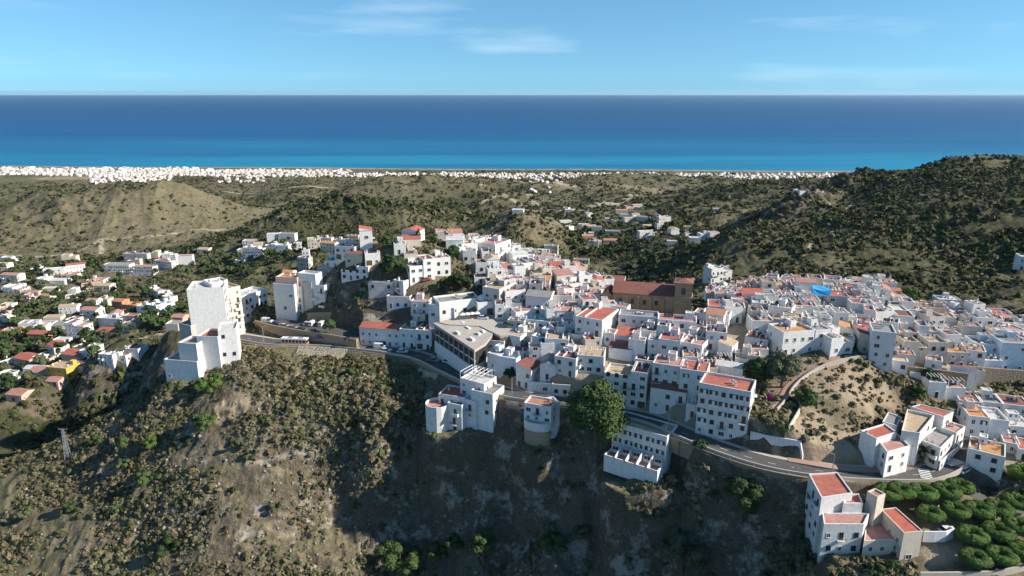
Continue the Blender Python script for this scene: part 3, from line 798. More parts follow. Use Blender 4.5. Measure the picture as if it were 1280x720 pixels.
def openings(parent, p0, p1, zb, h, rnd, dens=0.75, doors=True, balc=0.15, every=3.1, floor_h=2.95, lone=None, lone_p=1.0, lone_f=0):
    """windows, doors and balconies along the wall from p0 to p1 (outside on the right hand)"""
    p0 = Vector(p0); p1 = Vector(p1); L = (p1 - p0).length
    if L < 2.2 or h < 2.0: return
    d = (p1 - p0) / L; rz = math.atan2(d.y, d.x)
    nf = max(1, int(h / floor_h + 0.25)); nc = max(1, int(L / every)); fh = h / nf
    dk = rnd.choice([0, 0, 1, 1, 4]); wk = rnd.choice([0, 0, 1, 2, 5, 5, 6] if rnd.random() < .4 else [0, 1, 2, 5])
    for f in range(nf):
        for c in range(nc):
            if rnd.random() > dens: continue
            x = L * (c + 0.5) / nc + rnd.uniform(-.3, .3) * (every > 2.5)
            q = p0 + d * x; nrm = Vector((d.y, -d.x)) * 0.012
            z = zb + f * fh
            if f == 0 and doors and rnd.random() < 0.4 and z > -0.5:
                put('door', DOORS[rnd.choice([dk, dk, dk, 3]) if L > 6 else dk], parent, (q.x + nrm.x, q.y + nrm.y, z + 0.02), rz); continue
            if lone is not None and f >= lone_f and rnd.random() < lone_p:
                put('loggia', LOG[lone], parent, (q.x + nrm.x, q.y + nrm.y, z + 0.25), rz); continue
            if f > 0 and rnd.random() < balc and fh > 2.5:
                put('window', WIN[4], parent, (q.x + nrm.x, q.y + nrm.y, z + 0.2), rz)
                put('balcony', BALC[rnd.choice([0, 1, 2])], parent, (q.x + nrm.x, q.y + nrm.y, z + 0.2), rz)
            else:
                put('window', WIN[rnd.choice([wk, wk, wk, 3, 2])], parent, (q.x + nrm.x, q.y + nrm.y, z + min(1.0, fh * 0.34)), rz)

ROOFW = dict(r_red='red terrace roof', r_terra='terracotta roof', r_pink='faded pink terrace roof', r_dark='dark red roof', r_ochre='sandy roof terrace', r_grey='grey flat roof', r_white='white flat roof', r_orange='orange tiled roof')
WALLW = dict(white='white', cream='cream', grey='grey', pink='pink', yellow='yellow', orange='orange', blue='bluish white', raw='unpainted brick')

def _solar():
    mb = MB()
    for i in range(3): mb.quad((i * 1.1, 0, .2), (i * 1.1 + 1, 0, .2), (i * 1.1 + 1, 1.5, 1.0), (i * 1.1, 1.5, 1.0), 0)
    mb.tube([(0, 1.5, 0), (0, 1.5, 1)], [.03, .03], 4, 1); mb.tube([(3.2, 1.5, 0), (3.2, 1.5, 1)], [.03, .03], 4, 1)
    return mb.mesh('solar_panel', [M['glass'], M['metal']])
SOLAR = _solar()
def _line():
    mb = MB(); g = random.Random(3)
    for x in (0, 3): mb.tube([(x, 0, 0), (x, 0, 1.9)], [.03, .03], 4, 2)
    x = .2
    while x < 2.6:
        w_ = g.uniform(.4, .8); mb.box(x, x + w_, -.02, .02, 1.85 - g.uniform(.6, 1.1), 1.85, g.choice([0, 1, 0]), bottom=True); x += w_ + .1
    return mb.mesh('washing_line', [M['frame'], M['bluepaint'], M['metal']])
WASH = _line()
def _table():
    mb = MB(); mb.box(-.5, .5, -.5, .5, .7, .75, 0, bottom=True); mb.box(-.05, .05, -.05, .05, 0, .7, 0)
    for a in (-.9, .9): mb.box(a - .22, a + .22, -.22, .22, .4, .45, 1, bottom=True); mb.box(a - .2, a + .2, -.2, .2, 0, .4, 1); mb.box(a - .22 if a < 0 else a + .17, a - .17 if a < 0 else a + .22, -.22, .22, .45, .9, 1)
    return mb.mesh('terrace_table', [M['frame'], M['brown']])
TABLE = _table()
def _plants():
    g = np.random.default_rng(4); n = 260; d = g.normal(size=(n, 3)); P = d * .28 + np.array([0, 0, .55]); P *= 1.2
    t = g.normal(size=(n, 3)) * .09; b = g.normal(size=(n, 3)) * .09
    V = np.stack([P, P + t, P + b], 1).reshape(-1, 3); return mesh_np('potted_plant', V, np.arange(n * 3).reshape(-1, 3), M['leaf_mid'])
PLANTS = _plants()
def clutter(o, x0, x1, y0, y1, z, rnd, wall):
    w_, d_ = x1 - x0, y1 - y0
    if w_ < 3 or d_ < 3: return
    if w_ > 6 and rnd.random() < .5:
        x = rnd.uniform(x0 + 2, x1 - 2); mb = MB(); mb.box(x, x + .2, y0 + .35, y1 - .35, 0, rnd.uniform(.5, .95)); put('low_wall', mb.mesh('low_wall', M[wall]), o, (0, 0, z))
    for k in range(rnd.choice([0, 1, 2, 2])):
        me, nm, sx = rnd.choice([(WASH, 'washing_line', 3), (TABLE, 'terrace_table', 1), (PLANTS, 'potted_plant', 1), (SOLAR, 'solar_panel', 3.2)])
        if sx > w_ - 1.2: continue
        put(nm, me, o, (rnd.uniform(x0 + .7, x1 - .6 - sx) if sx > 1 else rnd.uniform(x0 + 1, x1 - 1), rnd.uniform(y0 + .9, max(y0 + 1, y1 - 2)), z))

def house_rect(name, loc, rz, wm, dm, hm, roof, wall, seed, opt='', group=None, label=None, cat='house', anchor=0.0):
    """loc = middle of the front wall's foot; the front looks along local -Y"""
    rnd = random.Random(seed)
    o = empty(name, loc, rz)
    fp = [(-wm/2, 0), (wm/2, 0), (wm/2, dm), (-wm/2, dm)]
    base = -5.0 if 'F' not in opt else -1.0
    if 'f' in opt: base = -9.0
    small = 'l' in opt
    feats = []
    if 'g' in opt or 's' in opt:
        mbw = MB(); mbw.box(-wm/2, wm/2, 0, dm, base, hm, 0); mbw.build('wall', M[wall], o)
        gable(o, fp, hm, roof, rise=min(1.6, dm * 0.16), wall=wall, shed='s' in opt); feats.append('pitched')
    elif 'x' in opt or (hm > 5 and 'q' not in opt and wm > 7 and rnd.random() < 0.45):
        # two heights: part of the block rises a storey above the other
        k = rnd.uniform(0.4, 0.65); dh = rnd.uniform(2.2, 2.9)
        if rnd.random() < 0.5: A = (-wm/2, -wm/2 + wm * k); B = (-wm/2 + wm * k, wm/2)
        else: B = (-wm/2, -wm/2 + wm * k); A = (-wm/2 + wm * k, wm/2)
        block(o, [(A[0], 0), (A[1], 0), (A[1], dm), (A[0], dm)], base, hm - .7, wall, roof)
        r2 = rnd.choice([roof, roof, 'r_ochre', 'r_white', 'r_pink'])
        block(o, [(B[0], rnd.uniform(.02, .6)), (B[1], .02), (B[1], dm - .02), (B[0], dm - .02)], base, hm - dh, wall, r2)
    else:
        block(o, fp, base, hm - 0.7, wall, roof, parapet=rnd.choice([.25, .4, .5, .75]))
    if not small:
        openings(o, fp[0], fp[1], 0.1, hm - 0.9, rnd, balc=0.3 if 'b' in opt else 0.12, every=2.5 if 'w' in opt else 2.9, dens=0.9 if 'w' in opt else .8, lone=0 if 'L' in opt else (1 if 'b' in opt else None), lone_p=.35, lone_f=1)
        openings(o, fp[1], fp[2], 0.1, hm - 0.9, rnd, doors=False, dens=.5)
        openings(o, fp[3], fp[0], 0.1, hm - 0.9, rnd, doors=False, dens=.45)
    if not ('g' in opt or 's' in opt) and not small:
        if 'n' not in opt and wm > 5 and dm > 5 and rnd.random() < 0.5:      # stair-head room
            sx = rnd.uniform(-wm/2 + 2, wm/2 - 2); sw = rnd.uniform(2.0, 3.0); z = hm - .7
            s0 = [(sx - sw/2, dm - 3.2), (sx + sw/2, dm - 3.2), (sx + sw/2, dm - .5), (sx - sw/2, dm - .5)]
            s0 = [(max(-wm/2 + .4, min(wm/2 - .4, a)), b_) for a, b_ in s0]
            e = block(o, s0, z - 2.6, z + 2.1, wall, rnd.choice([roof, 'r_white', 'r_terra']), .2, 'stair_room', 'stair_room_roof')
            e[1].parent = e[0]
        for k in range(rnd.choice([0, 1, 1, 2])):
            put('chimney', CHIM, o, (rnd.uniform(-wm/2 + .8, wm/2 - .8), rnd.uniform(1, dm - 1), hm - .75 - (0 if 'q' in opt else 0)), 0, (1, 1, rnd.uniform(.8, 1.5)))
        if rnd.random() < .25: put('water_tank', TANK, o, (rnd.uniform(-wm/2 + 1, wm/2 - 1), dm - 1.2, hm - .72))
        if rnd.random() < .3: put('satellite_dish', DISH, o, (rnd.uniform(-wm/2 + 1, wm/2 - 1), 1.2, hm - .72), rnd.uniform(-1, 1))
        if 'g' not in opt: clutter(o, -wm/2 + .3, wm/2 - .3, .3, dm - .3, hm - .69, rnd, wall)
        if 'p' in opt:
            mb = MB()
            for i in range(5):
                x = -wm/2 + .5 + (wm - 1) * i / 4; mb.box(x, x + .12, .5, min(dm, 4), hm + 1.55, hm + 1.67, 0)
            for x in (-wm/2 + .5, wm/2 - .5):
                for y in (.55, min(dm, 4) - .1): mb.box(x, x + .12, y, y + .12, hm - .7, hm + 1.55, 0)
            mb.build('pergola', M['frame'], o)
    if 'a' in opt: put('awning', AWN, o, (0, -0.02, 0))
    c = Matrix.Rotation(rz, 3, 'Z') @ Vector((0, dm / 2, 0)) + Vector(loc)
    FOOT.append((c.x, c.y, 0.5 * min(wm, dm) + 0.25 * abs(wm - dm), c, wm, dm, rz))
    o['category'] = cat
    if group: o['group'] = group
    if label: o['label'] = label
    HOUSES.append(dict(o=o, loc=Vector(loc), px=proj(Vector(loc) + Vector((0, 0, hm))), wm=wm, dm=dm, hm=hm, roof=roof, wall=wall, opt=opt, feats=feats, label=label, cat=cat, pitched='pitched' in feats))
    return o

def Hs(u0, u1, v, hp, d=8.0, rz=-22, roof='r_pink', wall='white', opt='', cat='house', label=None, name=None, group='houses of the hilltop town', tmin=120):
    """from the photograph: front wall's top edge u0..u1 at row v, hp its height in picture rows"""
    uc = (u0 + u1) / 2; hm = 6.0
    for _ in range(4):
        p = hit(uc, v, hm, tmin)
        if p is None: return None
        dist = proj(p)[2]
        dep = math.atan2(CZ - (p.z + hm), math.hypot(p.x, p.y))
        hm = max(2.2, hp * dist / F / math.cos(dep) )
    a = R(rz)
    q0 = proj(p + Vector((0, 0, hm))); q1 = proj(p + Vector((math.cos(a), math.sin(a), hm)))
    wm = (u1 - u0) / max(0.3 * F / dist, q1[0] - q0[0])
    wm = min(wm, 60)
    seed = int(u0 * 7 + u1 * 13 + v * 31)
    return house_rect(name or {'house': 'white_house' if wall == 'white' else 'house'}.get(cat, cat.replace(' ', '_')), (p.x, p.y, p.z), a, wm, d, hm, roof, wall, seed, opt, group, label, cat)

# name, wall list: u0, u1, v, hp, depth, turn, roof, wall, options
T = """
755 809 463 44 9 -20 r_red white w
816 850 454 42 8 -22 r_pink white qw
850 884 461 42 8 -22 r_red white qb
813 858 487 27 7 -22 r_dark white gb
858 872 504 18 5 -22 r_white white
810 823 424 26 6 -18 r_grey white
823 851 424 30 9 -22 r_red white b
851 878 428 27 8 -32 r_pink white b
773 822 395 22 7 -14 r_grey white q
822 871 400 22 7 -14 r_pink white q
768 798 420 14 7 -18 r_red white s
761 790 436 14 6 -18 r_dark white s
719 753 396 34 15 -30 r_red white q
710 751 418 14 6 -20 r_dark white q
721 755 444 23 9 -12 r_ochre white p
693 720 446 24 9 -25 r_dark white q
675 695 457 18 9 -8 r_grey white g
645 664 461 24 8 -32 r_dark white s
659 675 476 14 5 -12 r_white white
675 690 478 14 5 -10 r_dark white
690 713 480 15 6 -10 r_red white b
681 711 423 22 11 -8 r_ochre white q
664 681 421 18 8 -30 r_white white
653 671 414 13 7 -15 r_ochre white
632 650 418 14 8 -28 r_ochre white
608 630 425 24 8 -15 r_pink white
624 637 437 13 5 -20 r_red white
640 671 438 12 8 -12 r_dark white
609 623 441 30 6 -38 r_white blue
623 645 447 18 7 -25 r_white blue
649 702 400 12 5 -22 r_white blue q
667 688 385 10 6 -20 r_white white
689 703 383 11 6 -15 r_ochre cream
703 722 382 11 7 -20 r_pink white
634 655 401 10 5 -15 r_grey grey
657 688 371 18 9 -15 r_grey white gw
632 657 363 24 9 18 r_pink white qw
624 658 350 12 8 12 r_ochre white w
603 624 360 27 10 -30 r_ochre grey
597 617 376 17 8 16 r_red white
483 512 370 16 8 -8 r_dark white qb
513 535 376 18 7 -8 r_pink white
516 531 392 10 5 -10 r_white cream
449 499 411 22 8 -12 r_red white gw
499 519 411 24 8 -12 r_ochre white qw
519 539 412 25 8 -12 r_red white qw
449 465 288 24 7 12 r_red white s
491 506 280 14 7 10 r_white white
502 522 289 12 8 -15 r_red white g
503 526 299 8 6 10 r_red cream s
505 522 316 13 8 12 r_dark cream
512 530 331 22 9 25 r_pink white w
529 543 323 27 9 25 r_dark white w
543 563 321 24 8 22 r_pink white bw
460 491 352 20 8 -5 r_white grey n
491 504 350 18 9 -30 r_white white qn
425 459 333 18 8 -12 r_pink white w
431 452 317 14 7 -8 r_dark cream s
456 475 316 16 8 14 r_pink white
418 443 308 17 8 -15 r_red white b
400 418 304 11 8 -18 r_orange cream g
396 414 336 10 8 -10 r_orange grey g
405 425 325 10 7 -10 r_white white
384 400 298 13 8 12 r_white cream
399 414 297 9 7 -10 r_pink white
418 433 299 8 6 -10 r_pink white
433 448 299 8 6 -5 r_terra cream
358 376 304 9 7 8 r_white white
377 386 313 10 6 8 r_pink white
371 385 322 15 7 -20 r_grey grey
352 365 340 10 8 -14 r_orange white g
594 619 304 21 13 -32 r_pink white qw
585 594 299 19 8 -32 r_white white n
592 604 292 9 6 -20 r_white white n
627 650 312 14 8 -12 r_white white
651 674 309 15 10 22 r_grey white q
563 583 298 14 8 14 r_ochre cream
574 585 308 16 6 22 r_white white
653 680 326 10 7 -14 r_red white
691 718 334 12 7 14 r_red white s
687 718 346 10 7 -12 r_red white
698 736 324 9 7 -10 r_pink cream
736 752 330 12 7 15 r_white white
752 780 343 9 7 -14 r_dark white s
720 752 348 10 7 12 r_dark white
662 687 350 12 8 -15 r_orange white g
642 660 337 10 7 -15 r_orange white
622 641 331 9 7 10 r_pink white
716 750 366 11 7 -14 r_pink white
700 716 358 11 7 12 r_white white
750 768 360 12 7 12 r_pink white
890 916 335 17 9 18 r_white white bx
890 921 357 9 7 -12 r_pink white
929 947 353 13 9 -8 r_orange cream
947 966 354 13 9 -8 r_terra cream
966 984 355 13 9 -8 r_orange cream
982 1002 350 11 8 -14 r_orange white
1002 1020 357 10 7 -10 r_pink white
885 932 384 14 9 -14 r_red white qw
920 942 372 10 7 -14 r_white white q
941 961 378 18 8 -14 r_white white
963 993 378 18 8 -8 r_grey white b
944 968 365 10 7 -14 r_grey white
975 989 362 9 6 -14 r_red white
989 1006 366 9 6 -10 r_white white
1002 1022 382 11 7 -12 r_pink white
990 1012 395 14 8 -14 r_white white
960 985 401 15 9 -22 r_ochre white q
980 1020 414 30 9 12 r_orange white qw
1020 1039 411 26 8 10 r_grey white qb
1040 1068 422 22 8 12 r_pink white b
1074 1092 420 22 8 -12 r_dark cream s
1054 1072 394 15 7 -20 r_white white q
1072 1094 401 14 7 -20 r_pink white q
1091 1121 414 47 9 -20 r_grey white qn
1036 1062 369 20 8 -12 r_red grey q
1062 1088 372 20 8 -12 r_terra grey q
1088 1108 384 9 7 -10 r_pink white
1118 1136 387 14 7 -10 r_white white
1137 1158 387 11 7 -12 r_orange white
1125 1150 414 12 7 -12 r_dark white
1131 1161 427 27 8 -8 r_ochre cream bw
1162 1186 428 25 8 -6 r_ochre grey q
1186 1212 439 22 8 -6 r_orange grey q
1167 1186 416 10 6 -8 r_terra white
1188 1210 412 9 6 -8 r_pink white
1187 1209 424 9 6 -8 r_white white
1150 1175 398 12 7 -6 r_pink white
1158 1190 381 9 7 -12 r_red white
1174 1202 374 8 8 -10 r_white white
1190 1214 388 10 7 14 r_white white w
1210 1223 398 14 6 -8 r_dark grey
1223 1234 398 15 6 -8 r_white grey
1232 1274 396 12 8 -10 r_red grey q
1242 1266 391 7 6 -10 r_red white
1234 1265 411 9 7 -10 r_red white
1221 1245 418 11 7 -8 r_red white
1220 1254 430 22 8 -8 r_grey blue q
1254 1290 428 38 9 -10 r_grey blue q
1266 1290 415 9 7 -8 r_white white
1230 1254 449 19 6 -8 r_white blue
1276 1292 320 18 9 -20 r_white white
1162 1184 478 20 8 -8 r_white white bp
1184 1208 483 18 8 -8 r_pink white p
1212 1238 519 28 9 -15 r_orange white bw
1238 1262 525 28 9 -15 r_white white bw
1211 1257 565 27 9 -35 r_orange white q
1255 1276 553 14 7 -25 r_pink white
1274 1292 561 16 8 -25 r_red white
1200 1228 500 14 8 -18 r_dark white
1228 1255 502 14 8 -18 r_grey white
1255 1290 505 15 8 -18 r_dark white
1262 1292 532 16 8 -14 r_white white
1139 1160 466 8 6 -10 r_white white
1012 1034 368 10 7 -10 r_terra white
1036 1052 395 11 7 -12 r_pink white
1024 1044 384 11 7 -14 r_white white
1012 1034 400 11 7 -10 r_grey white
1100 1118 395 10 7 -14 r_white white
1108 1126 402 10 7 -10 r_terra white
"""
def run_table(txt, **kw):
    for ln in txt.strip().splitlines():
        f = ln.split()
        Hs(float(f[0]), float(f[1]), float(f[2]), float(f[3]), float(f[4]), float(f[5]), f[6], f[7], f[8] if len(f) > 8 else '', **kw)
run_table(T)
# ------------------------------------------------------------------ large and unusual buildings
def area2(P): return sum(P[i][0] * P[(i + 1) % len(P)][1] - P[(i + 1) % len(P)][0] * P[i][1] for i in range(len(P)))
def comp(name, label, cat, blocks, group=None, seed=1):
    """one building of several blocks. block: dict(e=(uL,vL,uR,vR) or p=[(u,v)..], z=top, b=base, d=depth, roof, wall, win=[edges], kw)"""
    rnd = random.Random(seed)
    pts = []
    for B in blocks:
        if 'p' in B: P = [G(u, v, B['z']) for u, v in B['p']]; P = [(p[0], p[1]) for p in P]
        elif 'c' in B:
            c = G(B['c'][0], B['c'][1], B['z']); r = B['c'][2]; P = [(c[0] + r * math.cos(t * PI / 8), c[1] + r * math.sin(t * PI / 8)) for t in range(16)]
        else:
            uL, vL, uR, vR = B['e']; A = Vector(G(uL, vL, B['z'])[:2]); C = Vector(G(uR, vR, B['z'])[:2])
            d = (C - A).normalized(); n = Vector((-d.y, d.x)) * B['d']
            P = [tuple(A), tuple(C), tuple(C + n), tuple(A + n)]
        if area2(P) < 0: P = P[::-1]
        B['P'] = P; pts += P
    cx = sum(p[0] for p in pts) / len(pts); cy_ = sum(p[1] for p in pts) / len(pts); cz = float(hz(cx, cy_))
    o = empty(name, (cx, cy_, cz)); o['label'] = label; o['category'] = cat
    if group: o['group'] = group
    for B in blocks:
        P = [(x - cx, y - cy_) for x, y in B['P']]; z1 = B['z'] - cz; z0 = B['b'] - cz
        if B.get('pitch'):
            mb = MB(); mb.prism(P, z0, z1, 0); mb.build('wall', M[B.get('wall', 'white')], o)
            gable(o, P, z1, B['roof'], B['pitch'], 0.35, wall=B.get('wall', 'white'), shed=B.get('shed', False))
        else:
            pp = B.get('par', 0.7); block(o, P, z0, z1 - pp, B.get('wall', 'white'), B['roof'], pp)
        xs = [p[0] for p in B['P']]; ys = [p[1] for p in B['P']]
        FOOT.append((sum(xs) / len(xs), sum(ys) / len(ys), 0.35 * min(max(xs) - min(xs), max(ys) - min(ys)) + .2 * abs(max(xs) - min(xs) - max(ys) + min(ys)), None, 0, 0, 0))
        w = B.get('win', {})
        for e, kw in w.items():
            zb = max(z0, B.get('g', B['b']) - cz)
            openings(o, P[e], P[(e + 1) % len(P)], zb, z1 - 1.0 - zb, rnd, **kw)
        for k in range(B.get('chim', 0)):
            a = rnd.random(); b_ = rnd.uniform(.2, .8); q = Vector(P[0]).lerp(Vector(P[1]), a * .8 + .1).lerp(Vector(P[-1]).lerp(Vector(P[2]), a), b_)
            put('chimney', CHIM, o, (q.x, q.y, z1 - .75))
    HOUSES.append(dict(o=o, loc=Vector((cx, cy_, cz)), px=proj((cx, cy_, cz + 5)), label=label, cat=cat, wm=10, hm=10))
    return o
W0 = dict(dens=.8, doors=False, every=3.2)
WL = dict(dens=.92, doors=False, every=3.0, lone=1)
WB = dict(dens=.85, doors=False, every=3.0, balc=.6)
WD = dict(dens=.8, doors=True, every=3.0, balc=.2)

comp('hotel', 'very tall pale hotel block at the left end of the town, sunlit above', 'hotel', [
  dict(e=(233,362,279,359), z=174.5, b=132, d=13, roof='r_white', par=1.0, win={0: dict(dens=.18, doors=False, every=7), 1: W0}, g=145, chim=3),
  dict(e=(279,362,300,357), z=171.5, b=142, d=10, roof='r_ochre', wall='cream', win={0: WB}, g=152, chim=2),
  dict(e=(223,404,238,407), z=160, b=125, d=9, roof='r_grey', wall='grey'),
  dict(e=(298,372,333,361), z=163, b=145, d=9, roof='r_white', wall='white', win={0: dict(dens=.95, doors=False, every=2.6)}, g=152, chim=2),
  dict(e=(262,354,284,350), z=175.2, b=150, d=7, roof='r_white', wall='white', chim=3)], seed=3)
comp('stepped_annex', 'white red-roofed annex stepping down the slope below the tall pale hotel', 'annex', [
  dict(e=(245.5,420,272,421), z=159.5, b=132, d=9, roof='r_red'),
  dict(e=(272,412,295,410), z=162, b=138, d=9, roof='r_white', win={0: dict(dens=.4, doors=False)}, g=150),
  dict(e=(204.5,449,246,452), z=151, b=125, d=9, roof='r_grey', win={0: dict(dens=.2, doors=False)}, g=139),
  dict(e=(222,428,245,430), z=157.5, b=125, d=8, roof='r_grey')], seed=4)
o = comp('hotel', 'white hotel with balconies and a rooftop pool above the curved car park', 'hotel', [
  dict(e=(341,354,367,356), z=170.3, b=149, d=10, roof='r_grey', par=1.2, win={0: dict(dens=.1, doors=False)}, g=155),
  dict(e=(367,358,377,358.5), z=168.8, b=149, d=10, roof='r_pink', win={0: WB}, g=155),
  dict(e=(377,352,389,353), z=171, b=149, d=11, roof='r_pink', wall='cream'),
  dict(e=(389,355,405,357), z=170, b=154, d=11, roof='r_pink', win={0: WB}, g=157),
  dict(e=(344,346,371,347), z=173, b=155, d=8, roof='r_orange', wall='pink', chim=2),
  dict(e=(372,341,394,343), z=174.6, b=160, d=5, roof='r_white'),
  dict(e=(384,386,413,386), z=158, b=149, d=7, roof='r_grey', wall='grey')], seed=5)
P = [G(372,348,172.2), G(393,349,172.2)]
a = Vector(P[0][:2]); c = Vector(P[1][:2]); d = (c - a).normalized(); n = Vector((-d.y, d.x)) * 4.5
mb = MB(); L0 = o.location; mb.prism([(p.x - L0.x, p.y - L0.y) for p in (a, c, c + n, a + n)], 170.8 - L0.z, 172.2 - L0.z, 1, 0)
mb.build('pool', [M['poolwater'], M['white']], o)

comp('apartment_building', 'five-storey white apartment building with red roof at the bend of the cliff road', 'apartment building', [
  dict(e=(874,478,939,490), z=168, b=146, d=9.5, roof='r_red', win={0: dict(dens=.95, doors=True, every=2.9, balc=.35, lone=0, lone_p=.5, lone_f=1), 1: W0}, g=151.5, chim=2)], seed=6)

# stepped cliff hotel
o = comp('stepped_hotel', 'white terraced hotel with rows of open balconies hanging below the cliff road', 'hotel', [
  dict(e=(766,527,834,546), z=152.5, b=118, d=9, roof='r_ochre', par=.5, win={0: dict(dens=1, doors=False, every=3.2, lone=0)}, g=145.2, chim=2),
  dict(e=(755.5,569,821.5,589.5), z=139.5, b=118, d=8, roof='r_grey', wall='grey', par=.1),
  dict(e=(755,568,822,589), z=144.6, b=139, d=4.6, roof='r_pink', par=1.0)], seed=8)
A = Vector(G(755,568,144.6)); B_ = Vector(G(822,589,144.6)); L0 = o.location
d = (B_ - A).normalized(); n = Vector((-d.y, d.x, 0)); ln = (B_ - A).length
for i in range(1, 5):
    q = A + d * (ln * i / 5) - L0; mb = MB()
    mb.face([(q.x, q.y, -.2 + 144.6 - L0.z - .9), (q.x, q.y, 144.9 - L0.z), (q.x + n.x * 4.4, q.y + n.y * 4.4, 146.6 - L0.z), (q.x + n.x * 4.4, q.y + n.y * 4.4, 143.6 - L0.z)])
    me = mb.mesh('divider', M['white']); ob = link('divider', me, o); md = ob.modifiers.new('t', 'SOLIDIFY'); md.thickness = .2
for i in range(5):
    q = A + d * (ln * (i + .5) / 5) + n * 4.52 - L0
    put('window', WIN[3], o, (q.x - n.x * .0, q.y - n.y * .0, 144.2 - L0.z), math.atan2(d.y, d.x), (1.3, 1, 1.3))

# buildings at the lower right
comp('tall_house', 'tall white house with bright red roof at the bottom right, beside the tan building', 'house', [
  dict(p=[(1027,622),(1066,616),(1047,590),(1011,592)], z=152.4, b=133, roof='r_red', par=.4, win={0: W0, 1: W0, 2: W0, 3: W0}, g=139),
  dict(p=[(1054,629),(1079,629),(1074,617),(1060,617)], z=150.4, b=138, roof='r_red', par=.3),
  dict(p=[(1030,655),(1080,655),(1087,641),(1028,641)], z=147.6, b=132, roof='r_pink', par=.5, win={0: WD, 1: WD, 2: WD, 3: WD}, g=139)], seed=9)
comp('tan_building', 'tan walled building with red lean-to roof and brown terrace at the bottom right', 'building', [
  dict(p=[(1130,666),(1154,664),(1120,634),(1101,636)], z=147.6, b=131, roof='r_red', wall='cream', par=.25, win={0: W0, 1: W0, 3: W0}, g=139),
  dict(p=[(1080,676),(1129,674),(1104,642),(1084,644)], z=144.2, b=131, roof='r_pink', wall='cream', par=.3, win={0: dict(dens=.5, doors=False), 1: dict(dens=.5, doors=False)}, g=137)], seed=10)
comp('small_tower', 'small cream tower with pink roof above the tan building at the bottom right', 'tower', [
  dict(p=[(1084,614),(1097,621),(1107,617),(1094,610)], z=152.6, b=138, roof='r_pink', wall='cream', par=.4)], seed=11)

# terraced houses beside the palm
comp('corner_house', 'white two-level house with red and pink roof terraces beside the palm tree', 'house', [
  dict(p=[(1109,565),(1138,557),(1122,542),(1096,547)], z=156.6, b=146, roof='r_pink', par=.5, win={0: WD, 1: W0, 2: W0, 3: W0}, g=150),
  dict(p=[(1096,548),(1121,540),(1106,529),(1076,538)], z=158.2, b=146, roof='r_red', par=.4, chim=1)], seed=12)
comp('villa', 'white villa with sandy roof and white pergola on the bare slope', 'villa', [
  dict(p=[(1127,538),(1150,541),(1168,519),(1134,511)], z=159.3, b=148, roof='r_ochre', par=.8, win={0: W0, 1: W0}, g=153),
  dict(p=[(1103,527),(1121,532),(1127,521),(1110,515)], z=158, b=148, roof='r_grey', par=.3, win={0: W0, 1: W0}, g=152)], seed=13)
comp('long_house', 'long white house with straight red roof behind the sandy-roofed villa', 'house', [
  dict(p=[(1180,521),(1192,515),(1150,505),(1139,508)], z=159, b=148, roof='r_red', par=.2, win={0: W0, 1: W0}, g=152)], seed=14)
comp('terraced_house', 'white terraced block with grey roof and stepped balconies beside the palm tree', 'house', [
  dict(p=[(1176,560),(1195,541),(1170,533),(1148,548)], z=155.5, b=145, roof='r_grey', par=.6, win={0: WD, 1: WB, 2: WB, 3: WB}, g=149),
  dict(p=[(1176,577),(1204,553),(1196,548),(1169,570)], z=151.6, b=145, roof='r_pink', par=.7, win={0: WD, 1: WD, 2: WB}, g=148.6),
  dict(p=[(1196,541),(1207,533),(1187,526),(1176,534)], z=156.2, b=146, roof='r_pink', par=.5, win={0: WB, 1: WB, 2: WB}, g=150, chim=2)], seed=15)

# villas on the cliff edge
o = comp('cliff_villa', 'rambling white villa with rounded terraces on the cliff edge below the market hall', 'villa', [
  dict(e=(575,472,605,480), z=156.5, b=142, d=7.5, roof='r_white', win={0: W0, 1: W0}, g=150),
  dict(e=(589,487,616,493), z=154.6, b=140, d=8, roof='r_grey', win={0: W0, 1: W0}, g=146),
  dict(e=(548,492,581,497), z=151.2, b=122, d=8, roof='r_red', par=.5, win={0: W0}, g=144, chim=1),
  dict(e=(559,503,577,507), z=149.8, b=120, d=6, roof='r_grey', par=.8, win={0: WB}, g=139),
  dict(e=(578,498,595,502), z=151, b=124, d=7, roof='r_white', win={0: WD}, g=144),
  dict(c=(547,503,4.2), z=148.8, b=122, roof='r_pink', par=1.0, win={9: W0, 11: W0, 13: W0}, g=141)], seed=16)
mb = MB(); A = Vector(G(575,472,156.5)); B_ = Vector(G(605,480,156.5)); d = (B_ - A).normalized(); n = Vector((-d.y, d.x, 0)); ln = (B_ - A).length
for i in range(6):
    q = A + d * (ln * (i + .1) / 6); q2 = q + n * 7
    for z_ in (q, q2): mb.tube([tuple(z_ - o.location - Vector((0, 0, .8))), tuple(z_ - o.location + Vector((0, 0, 2.3)))], [.1, .1], 5)
    mb.tube([tuple(q - o.location + Vector((0, 0, 2.3))), tuple(q2 - o.location + Vector((0, 0, 2.3)))], [.1, .1], 5)
for s_ in (0, 7): mb.tube([tuple(A + n * s_ - o.location + Vector((0, 0, 2.3))), tuple(B_ + n * s_ - o.location + Vector((0, 0, 2.3)))], [.1, .1], 5)
mb.build('pergola', M['frame'], o)
o = comp('cliff_house', 'small cliff-edge house with red roof terrace and curved balcony on a stone base', 'house', [
  dict(e=(655.5,503.5,688.5,508.6), z=147, b=118, d=5.5, roof='r_grey', wall='stone', par=.1),
  dict(e=(655,503,689,509), z=155.2, b=147.1, d=6, roof='r_terra', par=.6, win={0: dict(dens=1, doors=False, every=2.6), 1: W0}, g=149, chim=1),
  dict(e=(689,505,700,503), z=154.6, b=140, d=5, roof='r_terra', par=.5, win={0: W0}, g=149)], seed=17)
